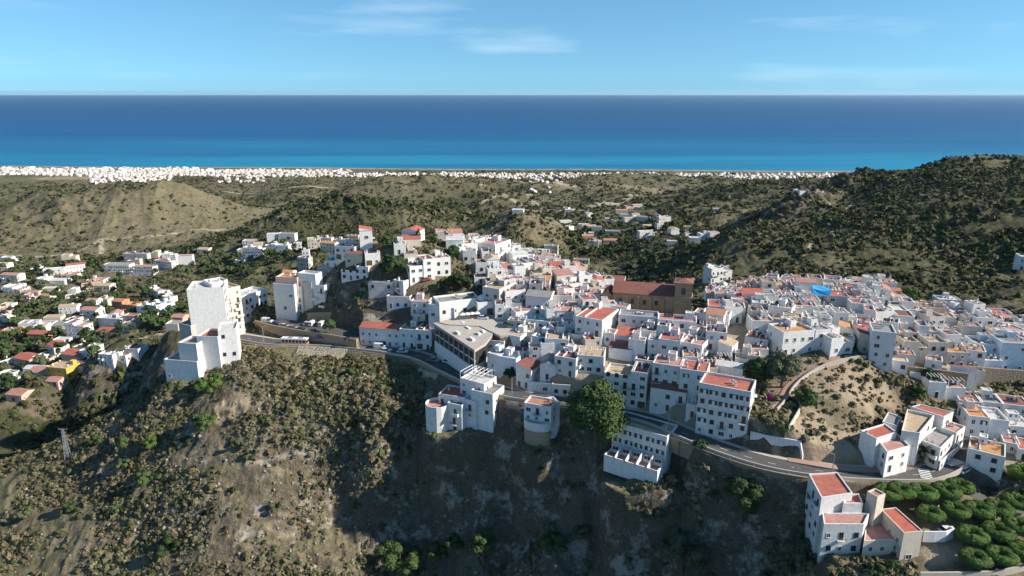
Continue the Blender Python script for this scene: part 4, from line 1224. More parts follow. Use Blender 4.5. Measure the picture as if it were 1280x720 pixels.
A = Vector(G(655,503,155.2)); B_ = Vector(G(689,509,155.2)); c = (A + B_) / 2 - o.location; d = (B_ - A).normalized(); n = Vector((d.y, -d.x, 0)); rr = (B_ - A).length / 2 - .1
def half(r): return [((c + d * (r * math.cos(PI * k / 12)) + n * (r * .62 * math.sin(PI * k / 12))).x, (c + d * (r * math.cos(PI * k / 12)) + n * (r * .62 * math.sin(PI * k / 12))).y) for k in range(13)]
hp_ = half(rr)
if area2(hp_) < 0: hp_ = hp_[::-1]
zz = o.location.z
block(o, hp_, 147.2 - zz, 149.0 - zz, 'white', 'r_terra', 1.0, 'balcony', 'balcony_floor')
hp2 = half(rr - .15); hp2 = hp2[::-1] if area2(hp2) < 0 else hp2
mb = MB(); mb.prism(hp2, 118 - zz, 147.2 - zz, 0); mb.build('stone_base', M['stone'], o)

comp('cafe_building', 'white cafe building with square end tower and awnings on the plaza', 'cafe', [
  dict(e=(535,380,548,381), z=169.8, b=158, d=11, roof='r_white', win={0: W0}, g=164),
  dict(e=(548,384,568,385), z=168, b=160, d=9, roof='r_grey', win={0: dict(dens=1, doors=False, every=3.0)}, g=164),
  dict(e=(549,378,600,372), z=170.8, b=160, d=9, roof='r_grey', win={0: dict(dens=.85, doors=False, every=3.5)}, g=165, chim=3)], seed=18)

# ---------------- market hall with the big slab roof
def market():
    z = 164.4
    P = [G(541,403.5,z), G(593,437.5,z), G(607,429,z), G(621,411,z), G(583,400.5,z)]
    P = [(p[0], p[1]) for p in P]
    if area2(P) < 0: P = P[::-1]
    cx = sum(p[0] for p in P) / 5; cy_ = sum(p[1] for p in P) / 5; o = empty('market_hall', (cx, cy_, 152))
    tag(o, 'large concrete hall with a weathered slab roof over dark galleries beside the plaza', 'building')
    L = [Vector((x - cx, y - cy_)) for x, y in P]
    mb = MB(); mb.prism([tuple(p) for p in L], 11.4, 12.4, 0); mb.build('roof_slab', M['paleslab'], o)
    I = [tuple(p * .90) for p in L]; mb = MB(); mb.prism(I, -4, 5.2, 0); mb.build('wall', M['grey'], o)
    mb = MB(); mb.prism([(p[0] * .985, p[1] * .985) for p in I], 5.2, 11.4, 0); mb.build('gallery_shade', M['black'], o)  # solid dark block stands in for the shade inside the open storey
    # galleries along the two outer sides
    A = Vector(G(541,403.5,z)[:2]) - Vector((cx, cy_)); B_ = Vector(G(593,437.5,z)[:2]) - Vector((cx, cy_))
    d = (B_ - A).normalized(); n = Vector((d.y, -d.x)); ln = (B_ - A).length; rz = math.atan2(d.y, d.x)
    for zb, zt, m_, nm in ((-4, 4.2, 'white', 'base_wall'), (4.2, 5.2, 'frame', 'parapet')):
        q = A - n * 1.4; mb = MB(); mb.box(0.5, ln - .5, 0, 1.2 - .2 * (zb > 0), zb, zt, 0)
        put(nm, mb.mesh(nm, M[m_]), o, (q.x + n.x * 1.2, q.y + n.y * 1.2, 0), rz)
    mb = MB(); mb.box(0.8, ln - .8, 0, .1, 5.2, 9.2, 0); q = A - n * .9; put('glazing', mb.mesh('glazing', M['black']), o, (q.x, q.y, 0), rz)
    mb = MB(); mb.box(0.8, ln - .8, 0, .25, 7.6, 8.1, 0); q = A - n * .6; put('railing', mb.mesh('railing', M['frame']), o, (q.x, q.y, 0), rz)
    for i in range(9):
        q = A + d * (1 + (ln - 2) * i / 8) - n * .5; mb = MB(); mb.box(-.2, .2, -.2, .2, 4.2, 11.4); put('column', mb.mesh('column', M['concrete']), o, (q.x, q.y, 0), rz)
    rnd = random.Random(5); c = [Vector(G(u, v, z)[:2]) - Vector((cx, cy_)) for u, v in ((572,417),(590,425),(598,418),(585,410),(604,415),(579,404))]
    for k, q in enumerate(c):
        mb = MB(); mb.box(-rnd.uniform(.6, 1.6), rnd.uniform(.6, 1.6), -.5, .5, 0, rnd.uniform(.4, .9)); put('roof_vent', mb.mesh('roof_vent', M['frame']), o, (q.x, q.y, 12.4), rz)
    FOOT.append((cx, cy_, 11, None, 0, 0, 0)); FOOT.append((cx + 9, cy_ - 5, 7, None, 0, 0, 0)); FOOT.append((cx - 9, cy_ + 6, 7, None, 0, 0, 0))
market()

# ---------------- church
def church():
    p = Vector(G(862.5,400,168.3)); o = empty('church', p, R(-15))
    tag(o, 'big brown masonry church with square bell tower and long dark red roof', 'church')
    mb = MB(); mb.box(-6.2, 0, 0, 6.8, -3, 13.6, 0); mb.box(-6.5, .3, -.3, 7.1, 8.3, 8.7, 0); mb.box(-6.5, .3, -.3, 7.1, 13.6, 14.1, 0, bottom=True)
    mb.build('tower', M['church'], o)
    mb = MB(); mb.face([(-6.3, -.1, 14.1), (.1, -.1, 14.1), (-3.1, 3.4, 15.2)]); mb.face([(.1, -.1, 14.1), (.1, 6.9, 14.1), (-3.1, 3.4, 15.2)]); mb.face([(.1, 6.9, 14.1), (-6.3, 6.9, 14.1), (-3.1, 3.4, 15.2)]); mb.face([(-6.3, 6.9, 14.1), (-6.3, -.1, 14.1), (-3.1, 3.4, 15.2)])
    mb.build('tower_roof', M['r_dark'], o)
    for x, y, rz in ((-3.1, -.01, 0), (.01, 3.4, PI / 2)):
        mb = MB(); pts = [(-.8, 0), (.8, 0)] + [(.8 * math.cos(t), 1.9 + .8 * math.sin(t)) for t in [PI * k / 8 for k in range(9)]]
        mb.face([(a, -.02, b_) for a, b_ in pts]); put('bell_opening', mb.mesh('bell_opening', M['glass']), o, (x, y, 9.6), rz)
    mb = MB(); mb.tube([(-3.1, 3.4, 15.2), (-3.1, 3.4, 17)], [.06, .06], 5); mb.box(-3.6, -2.6, 3.35, 3.45, 16.3, 16.42, 0, bottom=True); mb.build('cross', M['rail'], o)
    mb = MB(); mb.box(-29, -6.25, 1.2, 13.4, -3, 8.2, 0)
    for x in (-29, -24.5, -20, -15.5, -11): mb.box(x, x + 1.0, .5, 1.2, -3, 7.4, 0)
    mb.build('nave', M['church'], o)
    gable(o, [(-29, 1.2), (-6.25, 1.2), (-6.25, 13.4), (-29, 13.4)], 8.2, 'r_church', 3.2, .5, 'nave_roof', 'church')
    mb = MB(); mb.box(-33.5, -29.05, 2.5, 12, -3, 6.2, 0); mb.build('apse', M['church'], o)
    gable(o, [(-33.5, 2.5), (-29.05, 2.5), (-29.05, 12), (-33.5, 12)], 6.2, 'r_church', 2.2, .4, 'apse_roof', 'church')
    for x in (-26.5, -22, -17.5, -13): put('window', WIN[5], o, (x + .3, 1.18, 4.4), 0, (1, 1, 1.3))
    for x, y in ((-3, 3), (-10, 7), (-17, 7), (-24, 7), (-31, 7)):
        q = o.matrix_basis @ Vector((x, y, 0)) if False else Matrix.Rotation(R(-15), 3, 'Z') @ Vector((x, y, 0)) + p
        FOOT.append((q.x, q.y, 6.5 if x < -5 else 4, None, 0, 0, 0))
M['r_church'] = roof_mat('church_tiles', (0.27, 0.10, 0.075), (0.24, 0.09, 0.07))
church()

# white dome on the house by the plaza and behind the church
def dome_on(u, v, z, r):
    best = min((h for h in HOUSES if h.get('roof')), key=lambda h: (h['px'][0] - u) ** 2 + (h['px'][1] - v) ** 2); o = best['o']
    mb = MB(); n = 14
    rings = [(r * math.cos(t), r * .9 * math.sin(t)) for t in [PI / 2 * k / 6 for k in range(7)]]
    mb.tube([(0, 0, zz_ + .001 * i) for i, (rr_, zz_) in enumerate(rings)], [max(.01, a) for a, _ in rings], n)
    put('dome', mb.mesh('dome', M['white'], True), o, (0, best['dm'] * .5, best['hm'] - .6))
    best['opt'] += 'D'
dome_on(607, 376, 170, 2.4); dome_on(905, 355, 170, 2.2)
h = min((h for h in HOUSES if h.get('roof')), key=lambda h: (h['px'][0] - 1046) ** 2 + (h['px'][1] - 370) ** 2)['o']
pp = hit(1028, 366, 8)
if pp:
    mb = MB(); mb.face([(-3.5, 0, 0), (3, .5, -.4), (3.6, .2, 2.0), (.5, 0, 1.5), (-3.6, .3, 2.6)]); mb.face([(-3.6, .3, 2.6), (.5, 0, 1.5), (3.6, .2, 2.0), (2, 3.5, 2.6), (-2.5, 3.5, 3.0)])
    ob = link('tarpaulin', mb.mesh('tarpaulin', M['tarp'])); ob.location = pp + Vector((0, 0, 7.0)); md = ob.modifiers.new('t', 'SOLIDIFY'); md.thickness = .05
    tag(ob, 'bright blue tarpaulin stretched between the white houses behind the town', 'tarpaulin')
# ------------------------------------------------------------------ roads, walls, plaza
def smooth_line(L, step=2.0):
    P = [Vector(p) for p in L]; out = []
    for i in range(len(P) - 1):
        p0 = P[max(0, i - 1)]; p1 = P[i]; p2 = P[i + 1]; p3 = P[min(len(P) - 1, i + 2)]
        n = max(1, int((p2 - p1).length / step))
        for k in range(n):
            t = k / n
            q = 0.5 * ((2 * p1) + (p2 - p0) * t + (2 * p0 - 5 * p1 + 4 * p2 - p3) * t * t + (3 * p1 - p0 - 3 * p2 + p3) * t ** 3)
            out.append(q)
    out.append(P[-1]); return out
def normals(P):
    N_ = []
    for i in range(len(P)):
        d = (P[min(i + 1, len(P) - 1)] - P[max(i - 1, 0)]); d.z = 0; d.normalize(); N_.append(Vector((-d.y, d.x, 0)))
    return N_
def ribbon(name, P, a, b, up, mat, thick=0, kind='structure'):
    Nn = normals(P); mb = MB()
    if thick == 0:
        for i in range(len(P) - 1):
            q = [P[i] + Nn[i] * a, P[i + 1] + Nn[i + 1] * a, P[i + 1] + Nn[i + 1] * b, P[i] + Nn[i] * b]
            mb.quad(*[(v.x, v.y, v.z + up) for v in q][::-1])
    else:
        for i in range(len(P) - 1):
            q = [P[i] + Nn[i] * a, P[i + 1] + Nn[i + 1] * a, P[i + 1] + Nn[i + 1] * b, P[i] + Nn[i] * b]
            t = [(v.x, v.y, v.z + up) for v in q]; l = [(v.x, v.y, v.z + up - thick) for v in q]
            mb.quad(*t[::-1]); mb.quad(l[0], l[1], t[1], t[0]); mb.quad(l[2], l[3], t[3], t[2])
            if i == 0: mb.quad(l[3], l[0], t[0], t[3])
            if i == len(P) - 2: mb.quad(l[1], l[2], t[2], t[1])
    o = mb.build(name, mat)
    if kind: o['kind'] = kind
    return o
RM = smooth_line(ROAD_MAIN)
zs = [p.z for p in RM]
ribbon('road', RM, -3.3, 3.3, 0.10, M['asphalt'])
ribbon('pavement', RM, 3.3, 4.7, 0.24, M['kerb'], 0.6)
wall_o = ribbon('edge_wall', RM[:], -3.9, -3.55, 1.0, M['kerb'], 1.6, None)
tag(wall_o, 'pale low parapet wall running along the cliff side of the road', 'wall')
# painted edge and centre marks
ribbon('road_line', RM, -3.05, -2.93, 0.104, M['paint'])
for k in range(0, len(RM) - 3, 4):
    pass
mk = MB(); Nn = normals(RM)
for k in range(0, len(RM) - 2, 3):
    a, b_ = RM[k], RM[k + 1]
    mk.quad(*[(v.x, v.y, v.z + .104) for v in (b_ + Nn[k + 1] * .06, a + Nn[k] * .06, a - Nn[k] * .06, b_ - Nn[k + 1] * .06)][::-1])
o = mk.build('centre_line', M['paint']); o['kind'] = 'structure'
# zebra crossings
def zebra(u, v, n, rz, w=3.0):
    p = hit(u, v); mb = MB()
    for i in range(n):
        x = (i - n / 2) * 1.0; mb.quad((x, -w / 2, 0), (x + .5, -w / 2, 0), (x + .5, w / 2, 0), (x, w / 2, 0))
    o = mb.build('zebra_crossing', M['paint']); o.location = p + Vector((0, 0, .16)); o.rotation_euler = (0, 0, rz); o['kind'] = 'structure'
zebra(1156, 592, 6, R(70)); zebra(1192, 578, 5, R(20))
for nm, L, wd in (('side_road', ROAD_SIDE, 2.8), ('lower_road', ROAD_RIGHT, 3.4), ('upper_road', ROAD_UP, 2.6)):
    ribbon('road', smooth_line(L), -wd, wd, 0.09, M['asphalt'])
# red paved walkway
PV = smooth_line([G(985,577,150.2),G(1020,583,150),G(1060,588.5,149.2),G(1110,590,148.9),G(1150,583,148.8),G(1172,570,149.1)])
ribbon('pavement', PV, -.2, 2.2, .27, M['paving'], .5)
# retaining walls below the road
def retain(pts, ztop_off, drop, label, mat, thick=.7, name='retaining_wall'):
    P = smooth_line(pts); o = ribbon(name, P, -thick / 2, thick / 2, ztop_off, mat, drop, None); tag(o, label, 'wall'); return o
def off(pts, d):
    P = [Vector(p) for p in pts]; Nn = normals(P); return [tuple(p + n * d) for p, n in zip(P, Nn)]
seg = lambda a, b_: [p for p in ROAD_MAIN if a <= proj(p)[0] <= b_]
retain(off(seg(518, 650), -4.4), .2, 9.5, 'ochre stone retaining wall holding up the road above the villa on the cliff', M['stone'])
retain(off(seg(300, 520), -4.4), .2, 3.6, 'grey masonry wall under the road near the parked bus', M['retain'])
retain(off(seg(650, 860), -4.4), .2, 5.0, 'shaded masonry wall under the road between the big tree and the terraced hotel', M['retain'])
retain(off(seg(860, 1070), -4.4), .2, 5.0, 'long curved masonry wall under the road at the bend below the apartment building', M['retain'])
# rock armour slope
p0 = [G(374,437,147.5), G(437,444,147.5), G(430,470,141.5), G(372,466,141.5)]
def rock_slope():
    rnd = random.Random(4); mb = MB(); NA, NB = 46, 22
    A = [Vector(p) for p in p0]
    for i in range(NA):
        for j in range(NB):
            s_, t_ = (i + rnd.uniform(.1, .9)) / NA, (j + rnd.uniform(.1, .9)) / NB
            q = A[0].lerp(A[1], s_).lerp(A[3].lerp(A[2], s_), t_); q.z = float(hz(q.x, q.y)) + .15
            r = rnd.uniform(.22, .5); n = len(mb.v)
            dirs = [(1,0,0),(0,1,0),(-1,0,0),(0,-1,0),(0,0,1),(.6,.6,.6),(-.6,-.6,.6)]
            vs = [(q.x + d_[0] * r * rnd.uniform(.6, 1.2), q.y + d_[1] * r * rnd.uniform(.6, 1.2), q.z + d_[2] * r * rnd.uniform(.6, 1.1)) for d_ in dirs[:5]]
            for a, b_ in ((0, 1), (1, 2), (2, 3), (3, 0)): mb.face([vs[a], vs[b_], vs[4]])
    o = mb.build('rock_slope', M['rockwall']); tag(o, kind='stuff', label='pale stones set in the slope under the road', cat='rocks')
rock_slope()
# plaza, car park
mb = MB(); mb.prism([(p[0], p[1]) for p in (PLAZA if area2(PLAZA) > 0 else PLAZA[::-1])], 162, 164.75, 0); o = mb.build('plaza', M['kerb']); o['kind'] = 'structure'
mb = MB(); mb.prism([(p[0], p[1]) for p in (PARK if area2(PARK) > 0 else PARK[::-1])], 148.5, 154.05, 1, 0); o = mb.build('car_park', [M['asphalt'], M['stone']]); o['kind'] = 'structure'
mb = MB(); Pk = smooth_line([G(319,402.5,154),G(345,409.5,154),G(380,415.5,154),G(408,419.5,154),G(446,426.5,154)])
retain([tuple(p) for p in Pk], .85, 5.5, 'curved ochre stone wall holding up the car park above the bus', M['stone'], .5)
retain([G(384,392,158),G(415,391,158.5),G(441,392,159)], .3, 5, 'short pale stone wall behind the parked cars under the dark bank', M['stone'], .6)
# hillside path with its low wall on the bare slope
PA = smooth_line([G(965,512,160.4),G(978,497,161.2),G(986,483,162.6),G(1000,471,163.9),G(1020,460,165.4),G(1044,452,166.6),G(1078,447,166.8)])
for p in PA: p.z = float(hz(p.x, p.y)) + .15
ribbon('path', PA, -1.1, 1.1, .12, M['paving'], 1.0)
retain([tuple(p) for p in [q + n * -1.4 for q, n in zip(PA, normals(PA))]], .8, 2.0, 'pale low wall beside the footpath crossing the bare slope', M['kerb'], .35)
for k, (pts, lab) in enumerate([([G(993,500,159),G(1000,512,158),G(992,528,156),G(985,540,154.5)], 'cream ramp wall stepping down from the footpath end'),
    ([G(938,545,153.2),G(965,551,153),G(1000,557,153)], 'white terrace wall beside the apartment building at the road bend'),
    ([G(1000,557,153),G(1003,575,151)], 'white end wall of the small terrace above the road bend')]):
    pts = [hit(*proj(q)[:2]) for q in pts]
    retain([tuple(q) for q in pts], 1.5, 4, lab, M['cream'] if k == 0 else M['white'], .4, 'terrace_wall')
# castle hill wall, grove terrace
retain([G(450,311,181),G(475,309,182),G(506,308,183.5)], 1.2, 5, 'long grey rampart wall between the white tower and the round tree on the hilltop', M['grey'], .6, 'rampart')
retain([G(526,296,184),G(545,305,181.5),G(556,312,179.5)], 1.0, 3, 'sandy wall sloping down from the red-roofed hilltop villa', M['stone'], .5, 'rampart')
retain([G(1155,668,145),G(1182,668,145),G(1192,664,145)], .9, 3, 'white low wall between the tan building and the clipped trees', M['white'], .35, 'garden_wall')
retain([G(1150,718,141.5),G(1240,716,141),G(1290,706,141)], .6, 3, 'pale wall along the very bottom right edge below the clipped trees', M['kerb'], .4, 'garden_wall')
retain([G(1203,458,163),G(1240,461,162),G(1290,465,161)], .3, 7, 'tall grey wall below the pale blue houses at the far right', M['retain'], .7)
retain([G(1133,459,163),G(1163,462,163),G(1210,468,162.5)], .3, 6, 'brown wall below the sandy-coloured houses at the right', M['retain'], .7)
retain([G(455,386,161),G(490,384,163),G(520,388,164)], .2, 5, 'dark masonry bank wall beneath the blue-grey block', M['retain'], .7)
# ------------------------------------------------------------------ smaller houses between the listed ones
def clash(x, y, r, pad=0.0):
    for f in FOOT:
        dd = math.hypot(x - f[0], y - f[1])
        if f[3] is None:
            if dd < f[2] + r + 1.5: return True
        else:
            a = f[6]; lx = (x - f[0]) * math.cos(a) + (y - f[1]) * math.sin(a); ly = -(x - f[0]) * math.sin(a) + (y - f[1]) * math.cos(a)
            if abs(lx) < f[4] / 2 + r * .75 + pad and abs(ly) < f[5] / 2 + r * .75 + pad: return True
    return False
FILL = [([(540,335),(600,322),(690,322),(760,345),(770,378),(765,415),(700,440),(650,435),(625,392),(560,345)], 6),
        ([(640,440),(700,440),(760,400),(880,410),(960,420),(965,440),(890,470),(860,500),(790,515),(700,500),(640,490)], -22),
        ([(880,350),(925,360),(1010,350),(1090,365),(1140,385),(1290,395),(1290,440),(1130,455),(1080,440),(1000,445),(960,430),(900,410),(890,380)], -12),
        ([(340,345),(395,300),(450,296),(470,312),(500,340),(510,352),(480,366),(430,350),(400,350)], -4), ([(500,290),(560,296),(590,300),(640,306),(700,320),(640,325),(600,330),(545,320),(500,318)], 8), ([(505,358),(560,368),(560,378),(500,372)], -5),
        ([(1205,500),(1290,495),(1290,560),(1262,560),(1262,530),(1205,520)], -18)]
AVOID = [(853,398,17),(853,380,15),(800,385,16),(825,388,14),(592,440,34),(600,410,40),(497,325,18),(570,345,28),(972,455,30),(745,505,30),(925,410,22),(1125,560,18),(485,298,14)]
rnd = random.Random(99); nfill = 0
for poly, rz0 in FILL:
    W_ = [G(u, v, 167)[:2] for u, v in poly]
    xs = [p[0] for p in W_]; ys = [p[1] for p in W_]
    y = min(ys)
    cand = []
    while y < max(ys):
        x = min(xs)
        while x < max(xs):
            cand.append((x + rnd.uniform(-1.5, 1.5), y + rnd.uniform(-1.5, 1.5))); x += 3.0
        y += 3.0
    rnd.shuffle(cand)
    for x, y in cand:
        if nfill >= 215: break
        if poly_in(np.array([x]), np.array([y]), W_)[0] < 1: continue
        if poly_in(np.array([x]), np.array([y]), TOWN)[0] < 9 or float(hz(x, y)) < 151: continue
        if seg_dist(np.array([x]), np.array([y]), ROAD_MAIN)[0] < 9: continue
        z = float(hz(x, y)); u, v, d_ = proj((x, y, z + 4))
        if any(math.hypot(u - a, v - b_) < c for a, b_, c in AVOID): continue
        wm = rnd.uniform(4.5, 8.5); dm = rnd.uniform(4.5, 7.5)
        if clash(x, y, (wm + dm) / 4, -1.1): continue
        rz = R(rz0 + rnd.gauss(0, 9) + (90 if rnd.random() < .12 else 0))
        hm = rnd.choice([3.4, 4.2, 5.2, 6.0, 6.4])
        roof = rnd.choices(['r_pink','r_red','r_dark','r_ochre','r_grey','r_white','r_terra','r_orange'], [7, 7, 3, 2.5, 1.2, 1.8, 6, 1.5])[0]
        wall = rnd.choices(['white','cream','grey','pink'], [14, 2, 1, .5])[0]
        f = Matrix.Rotation(rz, 3, 'Z') @ Vector((0, -dm / 2, 0))
        opt = rnd.choice(['', '', '', 'g', 's', 'p', 'n']) if hm < 6.1 else ''
        house_rect('white_house' if wall == 'white' else 'house', (x + f.x, y + f.y, z), rz, wm, dm, hm, roof, wall, int(x * 31 + y * 17), opt, 'houses of the hilltop town')
        nfill += 1
print('FILL', nfill, 'houses', len(HOUSES))

# ------------------------------------------------------------------ houses in the valleys
VL = """
0 19 322 7 8 -8 r_white white l
0 21 344 9 10 -8 r_pink white g
76 94 319 9 10 10 r_pink cream l
53 80 336 8 7 18 r_white white
82 106 331 10 9 30 r_red white g
129 190 331 13 10 -4 r_grey white w
154 183 317 9 8 -4 r_grey grey
188 197 314 10 8 0 r_pink cream l
202 219 317 10 8 6 r_white white
192 214 326 11 9 -20 r_red white
221 240 320 11 9 12 r_pink white l
158 174 324 6 6 -4 r_pink cream l
26 45 366 8 9 -10 r_pink cream g
52 69 360 7 8 6 r_white cream l
83 95 361 7 7 6 r_white white l
44 62 370 7 8 -6 r_terra cream g
181 190 360 9 7 -30 r_pink white
188 198 363 9 7 -30 r_white white
195 206 366 9 7 -30 r_pink white
202 212 371 9 7 -30 r_white white
196 208 378 9 7 -30 r_white white
106 120 376 9 8 -6 r_pink white g
120 134 374 8 8 -6 r_terra cream
139 152 377 10 9 -12 r_terra orange g
152 167 381 11 9 -12 r_orange orange
170 182 383 12 9 -20 r_grey white
182 195 381 15 9 -20 r_white white
99 119 388 10 10 -10 r_pink white g
122 150 398 9 9 -10 r_white white
153 168 395 7 7 -10 r_terra cream l
213 228 397 9 8 -8 r_pink pink g
22 44 404 9 9 6 r_grey white
44 64 405 9 9 6 r_grey white
53 75 396 8 8 6 r_ochre cream l
80 103 404 20 10 -6 r_dark white w
33 56 418 11 9 -8 r_red orange g
89 106 431 10 9 -14 r_ochre cream
106 116 434 14 8 -14 r_ochre white
76 98 444 11 10 -18 r_red pink g
98 107 438 12 8 -18 r_white white
122 140 443 14 9 -10 r_white white
140 156 441 12 9 -10 r_grey white
156 172 436 10 9 -10 r_pink white l
15 35 449 11 11 -20 r_red pink g
35 46 446 13 8 -14 r_pink white
44 61 445 10 8 -8 r_ochre cream
57 82 459 15 10 -12 r_ochre yellow q
84 103 457 9 9 -10 r_dark grey l
56 72 477 6 8 -8 r_pink pink g
6 26 494 8 9 -12 r_terra pink g
-6 12 468 7 8 -6 r_grey white l
64 80 425 7 8 -6 r_white white l
206 222 405 8 7 -4 r_grey cream l
0 14 380 6 7 -4 r_white white l
"""
run_table(VL, group='houses in the green valley left of the town', tmin=300)
ML = """
723 736 280 6 8 -8 r_white white l
738 752 283 7 8 -8 r_grey white l
764 772 275 6 8 -8 r_pink cream l
816 824 268 6 8 -8 r_terra pink
824 839 271 8 10 12 r_white white
822 834 279 7 8 12 r_pink white
800 821 289 8 9 12 r_white white
808 818 294 7 8 -14 r_white cream
834 849 301 5 8 -8 r_white white l
862 876 297 6 8 -8 r_white white l
876 890 292 7 9 8 r_white white
888 900 290 6 8 8 r_pink white l
680 697 307 10 8 -12 r_grey cream
1000 1012 238 4 12 8 r_white white l
672 686 312 6 7 -10 r_white grey l
329 344 305 11 9 -6 r_white white
344 360 306 10 9 -6 r_white white
303 315 309 12 8 -6 r_orange white w
315 328 309 12 8 -6 r_orange white w
333 346 292 9 8 8 r_white white l
347 368 292 9 8 -6 r_pink white l
730 742 291 5 8 -8 r_white white l
776 786 268 5 8 -8 r_white white l
855 864 283 5 8 -8 r_pink cream l
706 716 262 4 10 -8 r_white white l
640 654 262 4 10 -8 r_white white l
"""
run_table(ML, group='houses in the valley behind the town', tmin=330)
def villas(poly, cnt, tmn, group, rz0, seed):
    g = random.Random(seed); n = 0; us = [p[0] for p in poly]; vs = [p[1] for p in poly]
    for _ in range(cnt * 15):
        if n >= cnt: break
        u = g.uniform(min(us), max(us)); v = g.uniform(min(vs), max(vs))
        if poly_in(np.array([u]), np.array([v]), poly)[0] < 0: continue
        p = hit(u, v, 0, tmn)
        if p is None or clash(p.x, p.y, 9) or seg_dist(np.array([p.x]), np.array([p.y]), [G(0, 0 + 500, 80), G(1, 501, 80)])[0] < 5: continue
        sc = 1.25 if proj(p)[2] > 600 else 1.0
        wm = g.uniform(8, 15) * sc; dm = g.uniform(7, 10) * sc; hm = g.choice([3.4, 4, 6.2])
        roof = g.choice(['r_pink', 'r_red', 'r_terra', 'r_white', 'r_ochre', 'r_grey']); wall = g.choices(['white', 'cream', 'pink', 'orange'], [12, 3, 1.2, .6])[0]
        house_rect('white_house' if wall == 'white' else 'house', tuple(p), R(rz0 + g.gauss(0, 14)), wm, dm, hm, roof, wall, int(u * 9 + v), g.choice(['', 'g', 'g', 'x']) + ('l' if proj(p)[2] > 800 else ''), group); n += 1
villas([(0,330),(120,345),(150,372),(215,392),(170,420),(60,425),(0,440)], 24, 300, 'houses in the green valley left of the town', -6, 21)
villas([(0,440),(60,430),(90,450),(40,480),(0,495)], 6, 300, 'houses in the green valley left of the town', -12, 26)
villas([(700,262),(800,255),(900,262),(905,292),(850,308),(760,318),(715,300)], 22, 330, 'houses in the valley behind the town', 0, 22)
villas([(245,318),(300,302),(345,312),(320,335),(260,335)], 5, 330, 'houses in the hollow behind the hotels', -4, 23)
# pools
for k, (u, v, lab) in enumerate([(122, 431, 'small turquoise swimming pool beside a sandy house in the left valley'), (10, 471, 'pale blue pool by the left edge below the red-roofed houses')]):
    p = hit(u, v, 0, 300); mb = MB(); mb.box(-6, 6, -3, 3, -2, .35, 1, top=1); mb.box(-5.4, 5.4, -2.4, 2.4, .3, .40, 0)
    o = mb.build('swimming_pool', [M['poolwater'], M['kerb']]); o.location = p + Vector((0, 0, .3)); tag(o, lab, 'pool')
# ------------------------------------------------------------------ coastal town far away: blocks without number
def coast_town():
    rnd = np.random.default_rng(5); Vs = []; Fs = []; Ms = []; n = 0
    zones = [((0, 60), (207.5, 217), 220), ((60, 250), (207.5, 219), 800), ((250, 440), (209, 219.5), 600), ((112, 215), (219, 233), 200), ((440, 700), (214, 221), 330), ((700, 1120), (214, 222), 560), ((620, 760), (219, 230), 110), ((800, 1060), (220, 228), 130),
             ((260, 330), (219, 232), 40), ((480, 640), (221, 230), 40), ((-150, 0), (204, 220), 200), ((660, 700), (248, 272), 14), ((1000, 1100), (230, 240), 10)]
    for (u0, u1), (v0, v1), cnt in zones:
        for _ in range(cnt):
            u = rnd.uniform(u0, u1); v = v0 + (v1 - v0) * rnd.random() ** 1.2
            x, y, _z = G(u, v, 15)
            if COASTY(x) - y < 25: y = COASTY(x) - 25 - rnd.uniform(0, 60)
            z = float(hz(x, y)); w_ = rnd.uniform(5, 12); d_ = rnd.uniform(5, 9); h_ = rnd.choice([2.6, 3, 3, 3.2, 5.4])
            if v < 209 and rnd.random() < .1: h_ = 7; w_ = 26
            a = rnd.normal(0, .35); c, s_ = math.cos(a), math.sin(a)
            m_ = rnd.choice([0, 0, 0, 1, 1, 2, 6]); r_ = rnd.choice([0, 0, 6, 3, 4, 1, 3, 6])
            for k, (bx, by, bw, bd, bh) in enumerate([(0, 0, w_, d_, h_), (rnd.uniform(-.2, .2) * w_, 0, w_ * .45, d_ * .6, h_ + 1.6)]):
                P = [(x + bx + c * i - s_ * j, y + by + s_ * i + c * j) for i, j in ((-bw / 2, -bd / 2), (bw / 2, -bd / 2), (bw / 2, bd / 2), (-bw / 2, bd / 2))]
                Vs += [(p[0], p[1], z - 4) for p in P] + [(p[0], p[1], z + bh) for p in P]
                for f in ((0,1,5,4),(1,2,6,5),(2,3,7,6),(3,0,4,7)): Fs.append([n + i for i in f]); Ms.append(m_)
                Fs.append([n + 4, n + 5, n + 6, n + 7]); Ms.append(r_); n += 8
                # dark window band
                if k == 0:
                    for fl in range(int(h_ / 3)):
                        zz = z + fl * 3 + 1; nx, ny = s_ * .05, -c * .05
                        for q0 in np.arange(.12, .85, .22):
                            a0 = (P[0][0] + (P[1][0] - P[0][0]) * q0 + nx, P[0][1] + (P[1][1] - P[0][1]) * q0 + ny); a1 = (P[0][0] + (P[1][0] - P[0][0]) * (q0 + .09) + nx, P[0][1] + (P[1][1] - P[0][1]) * (q0 + .09) + ny)
                            Vs += [(a0[0], a0[1], zz), (a1[0], a1[1], zz), (a1[0], a1[1], zz + 1.3), (a0[0], a0[1], zz + 1.3)]; Fs.append([n, n + 1, n + 2, n + 3]); Ms.append(5); n += 4
    me = mesh_np('coastal_town', Vs, Fs, [M['white'], M['cream'], M['pink'], M['r_terra'], M['r_red'], M['glass'], M['grey']], mi=Ms)
    o = link('coastal_town', me); tag(o, 'white coastal town spread along the shore', 'town', kind='stuff')
coast_town()
